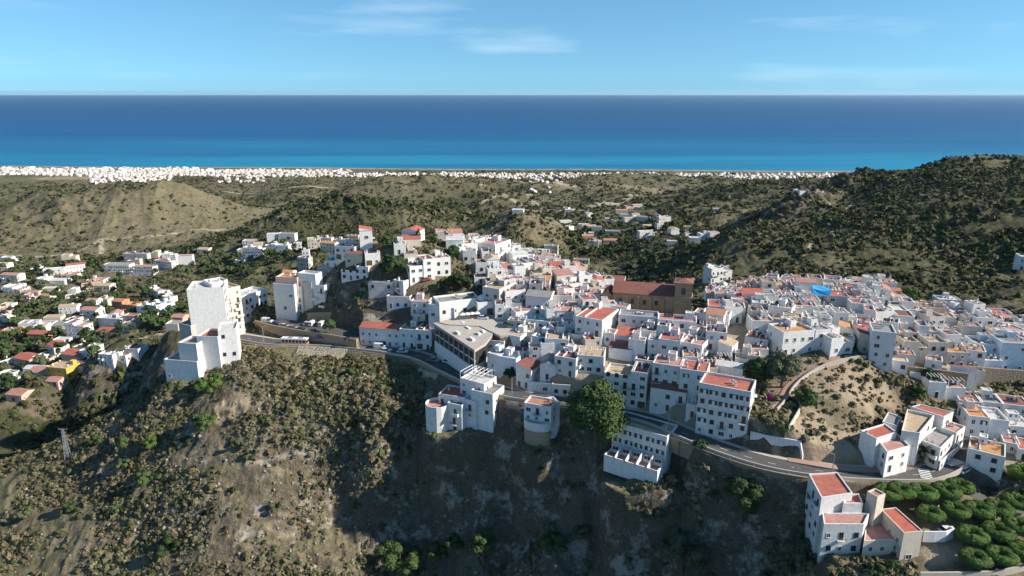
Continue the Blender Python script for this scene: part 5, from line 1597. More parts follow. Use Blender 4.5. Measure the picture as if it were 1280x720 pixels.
# ------------------------------------------------------------------ trees
def crown_mesh(rx, ry, rz, nclump, nleaf, ls, mat, seed, hollow=False, cz=0.0, core=True, spiky=0):
    """leaf-sized faces on many uneven clumps; dark inner core keeps it from being see-through everywhere"""
    g = np.random.default_rng(seed); Vs = []; Fs = []; n = 0
    C = []
    for _ in range(nclump):
        while True:
            p = g.normal(size=3); p /= np.linalg.norm(p)
            if p[2] > -.55: break
        rad = g.uniform(.45, .92) if not hollow else g.uniform(.6, .9)
        c = p * rad
        if hollow: 
            a = g.uniform(0, 2 * PI); c = np.array([math.cos(a) * g.uniform(.5, .85), math.sin(a) * g.uniform(.5, .85), g.uniform(-.25, .55)])
        C.append((c * np.array([rx, ry, rz]), g.uniform(.22, .42) * min(rx, rz * (1.6 if hollow else 1.2))))
    C = [(c + np.array([0, 0, cz]), r) for c, r in C]
    k = nleaf // nclump
    for c, r in C:
        d = g.normal(size=(k, 3)); d /= np.linalg.norm(d, axis=1)[:, None]
        d[:, 2] = np.abs(d[:, 2]) * np.where(g.random(k) < .75, 1, -1)
        P = c + d * (r * g.uniform(.72, 1.08, (k, 1))) * np.array([1.15, 1.15, .85])
        t = np.cross(d, g.normal(size=(k, 3))); t /= np.linalg.norm(t, axis=1)[:, None] + 1e-6
        b = np.cross(d, t) + d * g.uniform(-.6, .6, (k, 1))
        s = ls * g.uniform(.6, 1.4, (k, 1))
        q = np.stack([P - t * s * .6, P - b * s * .5 + t * 0.1 * s, P + t * s * .6, P + b * s * .8], 1).reshape(-1, 3)
        Vs.append(q); m = np.arange(k * 4).reshape(-1, 4) + n; Fs.append(m); n += k * 4
        if core:   # coarse inner shell
            ph = [(-1,-1,-1),(1,-1,-1),(1,1,-1),(-1,1,-1),(-1,-1,1),(1,-1,1),(1,1,1),(-1,1,1)]
            q = c + np.array(ph) * r * .42 * g.uniform(.8, 1.2, (8, 1)); Vs.append(q)
            Fs.append(np.array([(0,1,5,4),(1,2,6,5),(2,3,7,6),(3,0,4,7),(4,5,6,7),(3,2,1,0)]) + n); n += 8
    return mesh_np('crown', np.concatenate(Vs), np.concatenate(Fs), M[mat])
def trunk_mesh(h, r, seed, spread=1.0, limbs=5):
    g = random.Random(seed); mb = MB()
    mb.tube([(0, 0, -1.0), (g.uniform(-.1, .1), g.uniform(-.1, .1), h * .5), (g.uniform(-.2, .2), g.uniform(-.2, .2), h)], [r * 1.3, r, r * .7], 8, 0)
    for i in range(limbs):
        a = 2 * PI * i / limbs + g.uniform(-.4, .4); L = spread * g.uniform(.6, 1)
        mb.tube([(0, 0, h * .75), (math.cos(a) * L * .45, math.sin(a) * L * .45, h * 1.05), (math.cos(a) * L, math.sin(a) * L, h * 1.35)], [r * .5, r * .35, r * .15], 6, 0)
    return mb.mesh('trunk', M['bark'], True)
def make_tree(name, loc, rz, parts, sc, label, cat='tree', group=None):
    o = empty(name, loc, rz); o.scale = sc
    o['label'] = label; o['category'] = cat
    if group: o['group'] = group
    for nm, me in parts: c = bpy.data.objects.new(nm, me); COL.objects.link(c); c.parent = o
    return o
def tree_at(u, vbase, wpx, hpx, mat, label, name='tree', nclump=34, nleaf=5200, seed=1, up=0, tmin=100, cat='tree', ls=.42, low=.12):
    p = hit(u, vbase, 0, tmin); s = proj(p)[2] / F; rx = wpx * s / 2; H = hpx * s / math.cos(math.atan2(CZ - p.z, math.hypot(p.x, p.y))) - rx * .5
    H = max(H, rx * 1.0); ch = H * (1 - low) / 2
    cm = crown_mesh(rx * .93, rx * .93, ch * .95, nclump, nleaf, ls, mat, seed, cz=H - ch)
    FOOT.append((p.x, p.y, rx * .5, None, 0, 0, 0))
    return make_tree(name, p, 0, [('trunk', trunk_mesh(H * .45, max(.12, H * .035), seed, rx * .6)), ('crown', cm)], (1, 1, 1), label, cat)
tree_at(744, 556, 74, 92, 'leaf_mid', 'huge round green tree standing below the road left of the terraced hotel', 'broadleaf_tree', 70, 16000, 1, ls=.5, low=.05)
tree_at(977, 484, 48, 56, 'leaf_olive', 'big greyish green tree between the town houses and the footpath', 'broadleaf_tree', 40, 8000, 2)
tree_at(946, 486, 34, 46, 'leaf_dark', 'dark green bushy tree touching the left side of the big greyish tree', 'broadleaf_tree', 34, 6000, 3)
tree_at(492, 346, 38, 37, 'leaf_dark', 'round dark green tree in front of the hilltop rampart', 'broadleaf_tree', 34, 5500, 4)
tree_at(485, 309, 31, 22, 'leaf_mid', 'wide green tree between the white tower and the red-roofed hilltop villa', 'broadleaf_tree', 24, 4000, 5)
tree_at(566, 330, 22, 30, 'leaf_dark', 'dark tree on the hilltop street in front of the sandy ruin-like house', 'broadleaf_tree', 20, 3200, 6)
tree_at(578, 362, 30, 28, 'leaf_dark', 'dark green tree in the small park above the cafe building', 'broadleaf_tree', 22, 3600, 7)
tree_at(560, 360, 22, 20, 'leaf_mid', 'lighter green bush left of the dark tree in the small park', 'bush', 16, 2400, 8, cat='bush')
tree_at(548, 364, 16, 13, 'leaf_dark', 'low dark shrub at the left end of the small park', 'bush', 12, 1500, 9, cat='bush')
tree_at(544, 306, 12, 17, 'leaf_mid', 'small green tree on the hill crest right of the sloping sandy wall', 'broadleaf_tree', 14, 1800, 10)
tree_at(523, 304, 6, 22, 'leaf_dark', 'narrow dark cypress beside the red-roofed hilltop villa', 'cypress_tree', 14, 1400, 11)
tree_at(413, 418, 15, 22, 'leaf_mid', 'small green tree at the corner of the car park', 'broadleaf_tree', 14, 1800, 12)
tree_at(290, 408, 18, 22, 'leaf_dark', 'dark tree in the shaded street behind the red-roofed annex', 'broadleaf_tree', 14, 1800, 13)
tree_at(312, 400, 10, 30, 'leaf_dark', 'slim dark tree at the foot of the white hotel with balconies', 'broadleaf_tree', 14, 1500, 14)
tree_at(636, 409, 16, 9, 'leaf_bright', 'bright green shrub in the shaded corner of the plaza', 'bush', 12, 1600, 15, cat='bush')
tree_at(637, 474, 17, 17, 'leaf_dark', 'dark tree in the lane between the white houses above the cliff villa', 'broadleaf_tree', 14, 1700, 16)
tree_at(611, 512, 26, 18, 'leaf_mid', 'green bush on the little stone terrace right of the cliff villa', 'bush', 16, 2600, 17, cat='bush')
tree_at(758, 383, 16, 19, 'leaf_dark', 'dark tree at the left end of the brown church', 'broadleaf_tree', 12, 1600, 18)
tree_at(1008, 508, 34, 30, 'leaf_mid', 'wide green bush in the middle of the bare slope', 'bush', 22, 4200, 19, cat='bush', low=0)
tree_at(962, 499, 8, 9, 'leaf_magenta', 'magenta flowering bougainvillea at the end of the footpath', 'bougainvillea', 12, 1800, 20, cat='shrub', low=0)
tree_at(1158, 478, 26, 24, 'leaf_dark', 'dark green tree behind the white villa with pergola', 'broadleaf_tree', 16, 2400, 21)
tree_at(1145, 500, 20, 22, 'leaf_mid', 'mid green bush on the edge of the bare slope below the sandy houses', 'bush', 14, 2000, 22, cat='bush')
tree_at(1138, 382, 22, 30, 'leaf_mid', 'green tree beside the stepped white villa behind the town', 'broadleaf_tree', 18, 2600, 23)
tree_at(1186, 487, 14, 14, 'leaf_dark', 'dark shrub against the brown wall right of the villa with pergola', 'bush', 10, 1200, 24, cat='bush')
# plants on the near slopes
NEAR = [(256,534,42,28,'leaf_mid','large round green bush on the left slope below the red-roofed annex'),(264,488,40,26,'leaf_bright','bright green bush on the slope just under the annex'),
 (186,562,24,22,'leaf_bright','bright yellow green bush at the crest of the left slope'),(158,562,24,20,'leaf_mid','green bush right of the power pylon'),(178,606,30,20,'leaf_mid','rounded green bush in the middle of the left slope'),
 (157,586,22,16,'leaf_mid','smaller green bush left of the bright bush on the left slope'),(122,556,20,16,'leaf_mid','grey green bush just right of the power pylon foot'),(210,692,34,24,'leaf_dark','dark green bush low on the left slope near the bottom edge'),
 (146,640,20,12,'leaf_mid','small low green bush left of centre on the left slope'),(228,560,26,16,'leaf_dark','dark low bush above the large round green bush row'),(88,640,26,18,'leaf_dark','dark bush on the left slope below the pylon'),
 (500,712,70,34,'leaf_mid','broad clump of green trees at the bottom centre left'),(545,700,34,24,'leaf_mid','green tree right of the broad clump at the bottom'),(604,706,36,46,'leaf_mid','tall green tree at the bottom centre'),(566,688,26,22,'leaf_dark','dark green tree in the shaded ravine bottom'),
 (852,716,62,60,'leaf_olive','large pale green tree at the foot of the shaded cliff'),(926,650,50,62,'leaf_dark','tall dark tree growing in the shade left of the tall white house'),(1004,712,50,46,'leaf_olive','grey green tree at the bottom beside the tall white house'),
 (690,688,46,26,'leaf_mid','low green tree on the sunlit mound at the bottom'),(724,676,26,22,'leaf_olive','olive bush on the upper edge of the sunlit mound'),(818,650,30,22,'leaf_olive','olive shrub under the terraced hotel'),(788,640,24,16,'leaf_olive','small olive shrub below the terraced hotel base'),
 (1093,716,24,16,'leaf_mid','green shrub in front of the tan building'),(1114,712,22,12,'leaf_mid','low green shrub right of the one before the tan building'),(30,650,24,18,'leaf_olive','olive shrub near the left edge on the slope'),(876,560,20,14,'leaf_dark','dark shrub hanging on the wall below the apartment building'),
 (300,560,26,16,'leaf_olive','olive bush right of the bare patch on the near slope'),(345,640,24,16,'leaf_olive','brownish olive bush on the sunlit lower slope'),(440,470,20,12,'leaf_mid','green shrub under the road right of the stone-set slope')]
for k, (u, v, w_, h_, mt, lab) in enumerate(NEAR):
    tree_at(u, v, w_, h_, mt, lab, 'bush' if 'tree' not in lab.split(' ')[2:5] and 'bush' in lab or 'shrub' in lab else 'broadleaf_tree', max(12, w_ // 2), 1800 + w_ * 60, 40 + k, cat='bush' if ('bush' in lab.split('at')[0] or 'shrub' in lab.split('at')[0]) else 'tree', low=.0 if 'bush' in lab or 'shrub' in lab else .08, ls=.36)
# clipped trees of the grove
GR = [(1124,626),(1151,628),(1181,626),(1198,620),(1160,654),(1192,650),(1220,650),(1246,648),(1268,640),(1212,682),(1243,678),(1271,672),(1216,711),(1248,708),(1276,702),(1108,628),(1276,604)]
def ring_crown(seed, mat):
    g = np.random.default_rng(seed); Rm, rw, rh = 2.65, 1.75, 1.25; cz = 4.0; Vs = []; Fs = []; n = 0
    a = g.uniform(0, 2 * PI, 9000); t = g.uniform(0, 2 * PI, 9000)
    lump = 1 + .10 * np.sin(a * 5 + seed) + .12 * (vnoise(a * 4 + seed, t * 3, 5) - .5) * 2
    rad = g.uniform(.86, 1.04, 9000) * lump
    ca, sa = np.cos(a), np.sin(a); ct, st_ = np.cos(t), np.sin(t)
    P = np.stack([(Rm + rw * rad * ct) * ca, (Rm + rw * rad * ct) * sa, cz + rh * rad * st_], 1)
    d = np.stack([ct * ca, ct * sa, st_], 1); k = len(P)
    tt = np.cross(d, g.normal(size=(k, 3))); tt /= np.linalg.norm(tt, axis=1)[:, None] + 1e-6
    b = np.cross(d, tt) + d * g.uniform(-.5, .7, (k, 1)); s = .30 * g.uniform(.6, 1.4, (k, 1))
    q = np.stack([P - tt * s * .6, P - b * s * .5, P + tt * s * .6, P + b * s * .8], 1).reshape(-1, 3)
    Vs.append(q); Fs.append(np.arange(k * 4).reshape(-1, 4)); n = k * 4
    A_, B_ = 24, 8; q = []
    for i in range(A_):
        for j in range(B_):
            x = 2 * PI * i / A_; y = 2 * PI * j / B_; q.append(((Rm + rw * .8 * math.cos(y)) * math.cos(x), (Rm + rw * .8 * math.cos(y)) * math.sin(x), cz + rh * .8 * math.sin(y)))
    Vs.append(np.array(q)); Fs.append(np.array([(n + i * B_ + j, n + ((i + 1) % A_) * B_ + j, n + ((i + 1) % A_) * B_ + (j + 1) % B_, n + i * B_ + (j + 1) % B_) for i in range(A_) for j in range(B_)]))
    return mesh_np('crown', np.concatenate(Vs), np.concatenate(Fs), M[mat])
cr = [ring_crown(300 + k, 'leaf_clip') for k in range(3)]; cr2 = ring_crown(311, 'leaf_bright')
tk = trunk_mesh(2.6, .2, 5, 2.6, 7)
rows = {0: 'back row', 1: 'second row', 2: 'third row', 3: 'front row'}
names = ['second tree from the left in the back row of clipped trees','third tree of the back row of clipped trees','fourth tree of the back row, nearest the road junction','last tree of the back row of clipped trees, beside the road',
 'clipped ring tree just behind the red lean-to roof','second clipped ring tree right of the red lean-to roof','third clipped ring tree right of the red lean-to roof','fourth clipped ring tree right of the red lean-to roof','clipped ring tree at the right edge by the lower road',
 'first clipped ring tree behind the bright front one','second clipped ring tree of the row behind the front row','clipped ring tree at the right edge in the row behind the front row','bright green clipped ring tree nearest the camera at the bottom','clipped ring tree right of the bright front one','clipped ring tree at the bottom right corner','dark clipped tree next to the small cream tower','clipped tree beside the orange-roofed house at the right edge']
for k, (u, v) in enumerate(GR):
    p = hit(u, v); s = 0.80 + .09 * random.random()
    make_tree('clipped_tree', p, random.uniform(0, 6.28), [('trunk', tk), ('crown', cr[k % 3] if k != 12 else cr2)], (s, s, s * .95), names[k], 'tree', 'clipped ring-shaped trees of the grove')
# palms
def palm(u, v, H, label, nf=34, L=3.6):
    p = hit(u, v); o = empty('palm_tree', p); tag(o, label, 'palm tree'); g = random.Random(int(u))
    mb = MB(); mb.tube([(0, 0, -1), (.05, 0, H * .5), (0, 0, H)], [.42, .34, .38], 9); mb.build('trunk', M['bark'], o, True)
    mb = MB()
    for i in range(nf):
        a = 2.4 * i; el = 1.25 - 1.7 * i / nf; pts = []; q = Vector((0, 0, H)); dirv = Vector((math.cos(a) * math.cos(el), math.sin(a) * math.cos(el), math.sin(el)))
        for s_ in range(7):
            pts.append(q.copy()); q = q + dirv * L / 6; dirv = (dirv + Vector((0, 0, -.16))).normalized()
        side = Vector((-math.sin(a), math.cos(a), 0))
        for s_ in range(6):
            for t_ in (0, .5):
                c = pts[s_].lerp(pts[s_ + 1], t_); wd = .75 * math.sin(PI * min(1, (s_ + t_ + .8) / 7)) + .1; nx = (pts[s_ + 1] - pts[s_])
                for sg in (-1, 1):
                    e = c + side * sg * wd + nx * .45 - Vector((0, 0, .28 * wd))
                    mb.face([tuple(c), tuple(c + nx * .28), tuple(e)])
    mb.build('crown', M['leaf_dark'], o)
palm(1152, 581, 4.2, 'tall palm tree with a dark crown in front of the white terraces', 46, 4.2); palm(980, 545, 2.2, 'small palm on the slope beside the cream ramp wall', 26, 2.4)

# ------------------------------------------------------------------ valley trees, copied from a few masters
masters = []
for k, (mt, rx, rz_) in enumerate([('leaf_dark', 3.2, 2.9), ('leaf_mid', 3.0, 2.4), ('leaf_olive', 2.6, 2.1), ('leaf_dark', 2.2, 3.2), ('leaf_mid', 3.8, 2.6)]):
    masters.append((mt, trunk_mesh(2.6, .2, 90 + k, rx * .6, 4), crown_mesh(rx, rx, rz_, 12, 640, .75, mt, 120 + k, cz=rz_ + 1.4)))
zonesT = [([(0,325),(150,340),(240,345),(240,400),(205,420),(0,500)], 150, 300, 'valley left of the town'), ([(240,330),(345,300),(400,300),(345,345),(290,352),(240,350)], 40, 330, 'green hollow behind the tall pale hotel'),
          ([(690,270),(860,275),(900,300),(800,340),(720,320)], 70, 340, 'green valley behind the town')]
tk_n = 0
for poly, cnt, tm, where in zonesT:
    g = random.Random(cnt); n = 0
    us = [p[0] for p in poly]; vs = [p[1] for p in poly]
    tries = 0
    while n < cnt and tries < cnt * 12:
        tries += 1
        u = g.uniform(min(us), max(us)); v = min(vs) + (max(vs) - min(vs)) * g.random() ** .9
        if poly_in(np.array([u]), np.array([v]), poly)[0] < 0: continue
        p = hit(u, v, 0, tm)
        if p is None or proj(p)[2] > 1100 or clash(p.x, p.y, 2.0): continue
        mt, tm_, cm_ = masters[g.randrange(5)]; s = g.uniform(.75, 1.6)
        o = make_tree('valley_tree', p, g.uniform(0, 6.28), [('trunk', tm_), ('crown', cm_)], (s, s, s * g.uniform(.8, 1.1)), {'leaf_dark': 'dark', 'leaf_mid': 'mid green', 'leaf_olive': 'pale olive'}[mt], 'tree', 'trees in the ' + where)
        o['_w'] = where; n += 1; tk_n += 1

# ------------------------------------------------------------------ scrub: clumps without number
TINT = np.array([(0.050,0.058,0.022),(0.075,0.080,0.032),(0.100,0.095,0.045),(0.120,0.095,0.052),(0.040,0.052,0.020),(0.085,0.075,0.048),(0.060,0.085,0.028),(0.135,0.120,0.070)])
def scrub(name, n, rmin, rmax, tmin_, tmax_, smin, smax, faces, label, dens, seed, wts, leaf=.5):
    g = np.random.default_rng(seed)
    th = g.uniform(tmin_, tmax_, n * 3); lr = np.sqrt(g.uniform(rmin ** 2, rmax ** 2, n * 3)) if rmax < 1000 else np.exp(g.uniform(math.log(rmin), math.log(rmax), n * 3))
    x = np.sin(th) * lr; y = np.cos(th) * lr; z = hz(x, y)
    tm = np.maximum(poly_in(x, y, TOWN), poly_in(x, y, PLATEAU))
    vg = veg_fn(x, y, z)
    cl = fbm(x, y, 22, 3, 77)
    keep = g.random(n * 3) < np.clip(dens(x, y, z, vg) * np.clip((cl - (.45 if rmax < 400 else .30)) * (5.0 if rmax < 400 else 3.2), .05, 1.2), 0, 1)
    sl = np.abs(hz(x + 1.5, y) - z) + np.abs(hz(x, y + 1.5) - z)
    cc = np.full(len(x), -9.0); kt = tm > -1
    for poly, _r in FILL:
        if kt.any(): cc[kt] = np.maximum(cc[kt], poly_in(x[kt], y[kt], [G(a, b_, 166)[:2] for a, b_ in poly]))
    inn = kt & (cc < 1) & (g.random(n * 3) < .45) & (poly_in(x, y, PARK) < -1) & (poly_in(x, y, PLAZA) < -1) & (seg_dist(x, y, ROAD_SIDE) > 4) & (seg_dist(x, y, ROAD_UP) > 4) & (seg_dist(x, y, ROAD_RIGHT) > 5)
    keep = (keep & (tm < -1.0)) | inn
    bp = [G(1000,470,164),G(1080,448,167),G(1140,470,161),G(1160,500,155),G(1120,535,152),G(1060,575,150),G(1000,575,150.5),G(985,520,158)]
    inb = poly_in(x, y, bp) > -2
    keep |= inb & (g.random(n * 3) < .5) & (lr < 330)
    grv = poly_in(x, y, GROVE) > 0
    keep &= ~grv
    keep &= poly_in(x, y, [(p[0], p[1]) for p in p0]) < 0
    keep &= (COASTY(x) - y) > 60
    keep &= seg_dist(x, y, ROAD_MAIN) > 6.5
    for c, rx, ry, a in BARE[:8]: keep &= ~((((x - c[0]) / rx) ** 2 + ((y - c[1]) / ry) ** 2 < .8) & (g.random(n * 3) < .75))
    for f in FOOT:
        if f[3] is None: keep &= np.hypot(x - f[0], y - f[1]) > f[2] + .5
        else: keep &= np.hypot(x - f[0], y - f[1]) > max(f[4], f[5]) * .62
    idx = np.where(keep)[0][:n]
    x, y, z = x[idx], y[idx], z[idx]; m = len(idx); r_ = lr[idx]
    s = g.uniform(smin, smax, m) * g.choice([.5, .7, 1, 1, 1.4], m) * (.8 + .6 * vg[idx])
    d = g.normal(size=(m, faces, 3)); d /= np.linalg.norm(d, axis=2)[:, :, None]; d[:, :, 2] = np.abs(d[:, :, 2])
    rad = g.uniform(.55, 1.05, (m, faces, 1))
    C = np.stack([x, y, z], 1)[:, None, :] + d * rad * s[:, None, None] * np.array([1, 1, .8]) 
    t = np.cross(d, g.normal(size=(m, faces, 3))); t /= np.linalg.norm(t, axis=2)[:, :, None] + 1e-6
    b = np.cross(d, t); ls = (s[:, None, None] * leaf) * g.uniform(.6, 1.4, (m, faces, 1))
    V = np.stack([C - t * ls + d * ls * .15, C + t * ls * .9, C + b * ls * 1.2 - d * ls * .35], 2).reshape(-1, 3)
    tint = (1.9 if name == 'dry_grass' else 1.3 if rmax < 400 else 1.05) * TINT[g.choice(len(TINT), m, p=np.array(wts) / sum(wts))] * g.uniform(.75, 1.3, (m, 1))
    tn = np.repeat(tint, faces * 3, 0)
    Fq = np.arange(len(V)).reshape(-1, 3)
    me = mesh_np(name, V, Fq, M['shrub'], dict(tint=tn))
    o = link(name, me); tag(o, label, 'scrub', kind='stuff'); print(name, m, len(Fq))
H48 = R(46)
scrub('near_scrub', 24000, 110, 330, -H48, H48, .35, 1.25, 22, 'dry olive and brown scrub covering the near slopes', lambda x, y, z, v: np.clip(.5 + .9 * v, 0, 1), 1, [2,2,5,7,1,5,1,6])
scrub('dry_grass', 24000, 110, 320, -H48, H48, .22, .5, 9, 'straw coloured dry grass tufts over the near slopes', lambda x, y, z, v: .9 - .3 * v + 0 * x, 5, [0,0,0,1,0,0,0,1], .9)
scrub('ridge_scrub', 52000, 330, 950, -H48, H48, .8, 1.9, 12, 'dark green scrub covering the ridge and valleys behind the town', lambda x, y, z, v: .14 + 1.2 * v + .9 * sst(60, 200, x), 2, [4,5,4,2,3,3,3,2], .62)
scrub('far_scrub', 36000, 850, 2250, -H48, H48, 1.4, 3.4, 7, 'distant scrub and trees scattered over the hills toward the coast', lambda x, y, z, v: .06 + 1.1 * v, 3, [4,5,4,2,3,2,3,2], .8)

def boulders():
    g = np.random.default_rng(12); n = 5200; th = g.uniform(-R(44), R(30), n); r = g.uniform(130, 290, n); x = np.sin(th) * r; y = np.cos(th) * r
    k = (np.maximum(poly_in(x, y, TOWN), poly_in(x, y, PLATEAU)) < -2) & (fbm(x, y, 18, 3, 91) > .52); x, y = x[k], y[k]; z = hz(x, y); m = len(x)
    s = g.uniform(.15, .6, m) * g.choice([.6, 1, 1, 1.7], m)
    o6 = np.array([(1,0,0),(0,1,0),(-1,0,0),(0,-1,0),(0,0,1),(0,0,-1)], float); F = np.array([(0,1,4),(1,2,4),(2,3,4),(3,0,4),(1,0,5),(2,1,5),(3,2,5),(0,3,5)])
    V = (np.stack([x, y, z], 1)[:, None, :] + o6[None] * g.uniform(.6, 1.3, (m, 6, 3)) * s[:, None, None] + g.normal(0, .12, (m, 6, 3)) * s[:, None, None]).reshape(-1, 3)
    Fq = (F[None] + (np.arange(m) * 6)[:, None, None]).reshape(-1, 3)
    o = link('loose_rocks', mesh_np('loose_rocks', V, Fq, M['rockwall'])); tag(o, 'pale loose rocks scattered over the near slopes', 'rocks', kind='stuff')
boulders()
# ------------------------------------------------------------------ vehicles
def car_parts(paint, van=False):
    L, W_ = (4.9, 1.9) if van else (4.2, 1.75); h1 = 1.0 if van else .85; h2 = 1.95 if van else 1.45
    parts = []
    mb = MB(); prof = [(-L/2, .3), (L/2, .3), (L/2, h1 * .8), (L/2 - .1, h1), (-L/2 + .05, h1), (-L/2, h1 * .85)]
    if van: cab = [(-L/2 + .1, h1), (L/2 - .75, h1), (L/2 - 1.3, h2), (-L/2 + .2, h2)]
    else: cab = [(-L/2 + .25, h1), (L/2 - 1.05, h1), (L/2 - 1.75, h2), (-L/2 + .75, h2)]
    def ex(pr, w0, w1, m):
        n = len(pr); mid = (min(p[1] for p in pr) + max(p[1] for p in pr)) / 2
        A = [(x, -(w0 if z < mid else w1) / 2, z) for x, z in pr]; B = [(x, (w0 if z < mid else w1) / 2, z) for x, z in pr]
        mb.face(A, m); mb.face(B[::-1], m)
        for i in range(n): j = (i + 1) % n; mb.quad(A[j], A[i], B[i], B[j], m)
    ex(prof, W_, W_ * .96, 0); parts.append(('body', mb.mesh('body', M[paint])))
    mb = MB(); ex(cab, W_ * .94, W_ * .8, 0); parts.append(('windows', mb.mesh('windows', M['glass'])))
    mb = MB(); z = h2; x0, x1 = cab[3][0], cab[2][0]; mb.box(x0, x1, -W_ * .4, W_ * .4, z - .02, z + .05, 0)
    if van: mb.box(cab[3][0] - .05, .4, -W_ * .475, W_ * .475, h1 + .05, h2, 0)
    parts.append(('roof', mb.mesh('roof', M[paint])))
    wm = MB(); wm.tube([(0, -.1, 0), (0, .1, 0)], [.32, .32], 12); wm.tube([(0, -.11, 0), (0, -.1, 0)], [.17, .17], 8, 1); wmesh = wm.mesh('wheel', [M['rubber'], M['metal']])
    hl = MB(); hl.box(-.03, .03, -.18, .18, -.08, .08, 0, bottom=True); hm_ = hl.mesh('headlight', M['frame'])
    return parts, wmesh, hm_, L, W_, h1
CARP = {}
def car(u, v, rz, paint, label, van=False, tmin=100, up=0):
    if (paint, van) not in CARP: CARP[(paint, van)] = car_parts(paint, van)
    parts, wmesh, hm_, L, W_, h1 = CARP[(paint, van)]
    p = hit(u, v + 2, up, tmin); o = empty('parked_van' if van else 'parked_car', p + Vector((0, 0, .12 + up)), R(rz)); tag(o, label, 'van' if van else 'car', 'cars and vans parked in the town')
    for nm, me in parts: put(nm, me, o, (0, 0, 0))
    for x in (-L/2 + .8, L/2 - .8):
        for y in (-W_/2 + .08, W_/2 - .08): put('wheel', wmesh, o, (x, y, .32))
    for y in (-.6, .6): put('headlight', hm_, o, (L/2, y, h1 * .72))
CARS = [(475,433,-8,'carwhite','white van on the road below the long white row',1),(482,438,-8,'carsilver','silver car close behind the white van on the road',0),(503,439,-8,'carwhite','white car on the road right of the white van',0),
 (542,450,-30,'cargrey','grey car parked below the big slab roof, first in the line',0),(560,452,-32,'carwhite','white car in the middle of the line below the slab roof',0),(577,459,-33,'carsilver','silver car near the lower end of the line below the slab roof',0),(590,466,-33,'carblack','black car between the slab-roofed hall and the cliff villa',0),
 (603,470,-33,'carwhite','white car parked just behind the cliff villa',0),
 (334,401,-14,'carwhite','white van at the left end of the curved car park',1),(345,404,-14,'carblue','dark blue car second from the left in the curved car park',0),(356,407,-12,'carsilver','silver car third from the left in the curved car park',0),(366,409,-12,'cargrey','grey car in the middle of the curved car park edge',0),
 (377,411,-12,'carblack','black car right of the grey one on the car park edge',0),(392,414,-10,'carblack','black car at the right end of the car park edge',0),(384,404,70,'carsilver','silver car parked nose-in below the hotel',0),(391,404.5,75,'carwhite','white van parked nose-in below the stone bank',1),
 (397,405,75,'carblack','black car between the two white vans in the car park',0),(403,405,75,'carwhite','right-hand white van parked nose-in under the bank',1),(382,421,-8,'cargrey','grey car on the road right behind the bus roof',0),(400,421,-8,'carblue','dark blue car on the road right of the bus',0),
 (302,413,60,'carwhite','white car at the mouth of the shaded side street',0),(301,402,80,'carsilver','silver car in the middle of the shaded side street',0),(305,392,75,'carwhite','white car farthest up the shaded side street',0),
 (533,349,28,'carred','dark red car parked on the steep hilltop street',0),(556,339,30,'carblack','black car parked on the steep hilltop street',0),(604,397,-8,'carwhite','white car parked on the plaza by the cafe awnings',0),
 (643,393,-10,'carwhite','white car on the plaza beside the tall house',0),(650,392,-10,'carsilver','silver car on the plaza edge near the lilac garage',0),(437,424,30,'carblack','black car standing beside the left end of the long white row',0),
 (1205,588,30,'carwhite','white car parked in the shade of the orange-roofed house',0),(1245,588,-30,'carblack','black car behind the orange-roofed corner house',0),(1216,553,60,'cargrey','grey car in the narrow street between apartments and terraces',0),
 (1172,671,0,'cargrey','grey car in the shaded yard right of the tan building',0),(1184,663,10,'carwhite','white car by the garden wall under the clipped trees',0)]
for u, v, rz, pt, lab, van in CARS: car(u, v, rz, pt, lab, bool(van))
def bus():
    p = hit(369, 431); o = empty('bus', p + Vector((0, 0, .1)), R(-6)); tag(o, 'white and orange bus standing on the road under the curved car park wall', 'bus')
    L, W_, H = 11, 2.5, 3.0
    mb = MB(); mb.box(-L/2, L/2, -W_/2, W_/2, .35, 1.25, 1); mb.box(-L/2 + .02, L/2 - .02, -W_/2 + .02, W_/2 - .02, 2.45, H, 0); mb.build('body', [M['carwhite'], M['busorange']], o)
    mb = MB(); mb.box(-L/2 + .05, L/2 - .05, -W_/2 + .05, W_/2 - .05, 1.25, 2.45, 0); mb.build('windows', M['glass'], o)
    for k in range(8):
        mb = MB(); x = -L/2 + .3 + k * 1.45; mb.box(x, x + .1, -W_/2, W_/2, 1.25, 2.45); mb.build('pillar', M['carwhite'], o)
    for x in (-2.5, 2):
        mb = MB(); mb.box(x, x + 1.8, -.8, .8, H, H + .25); mb.build('roof_unit', M['metal'], o)
    wm = MB(); wm.tube([(0, -.15, 0), (0, .15, 0)], [.48, .48], 14); me = wm.mesh('wheel', M['rubber'])
    for x in (-3.4, 3.6):
        for y in (-W_/2 + .1, W_/2 - .1): put('wheel', me, o, (x, y, .48))
    return o
bus()
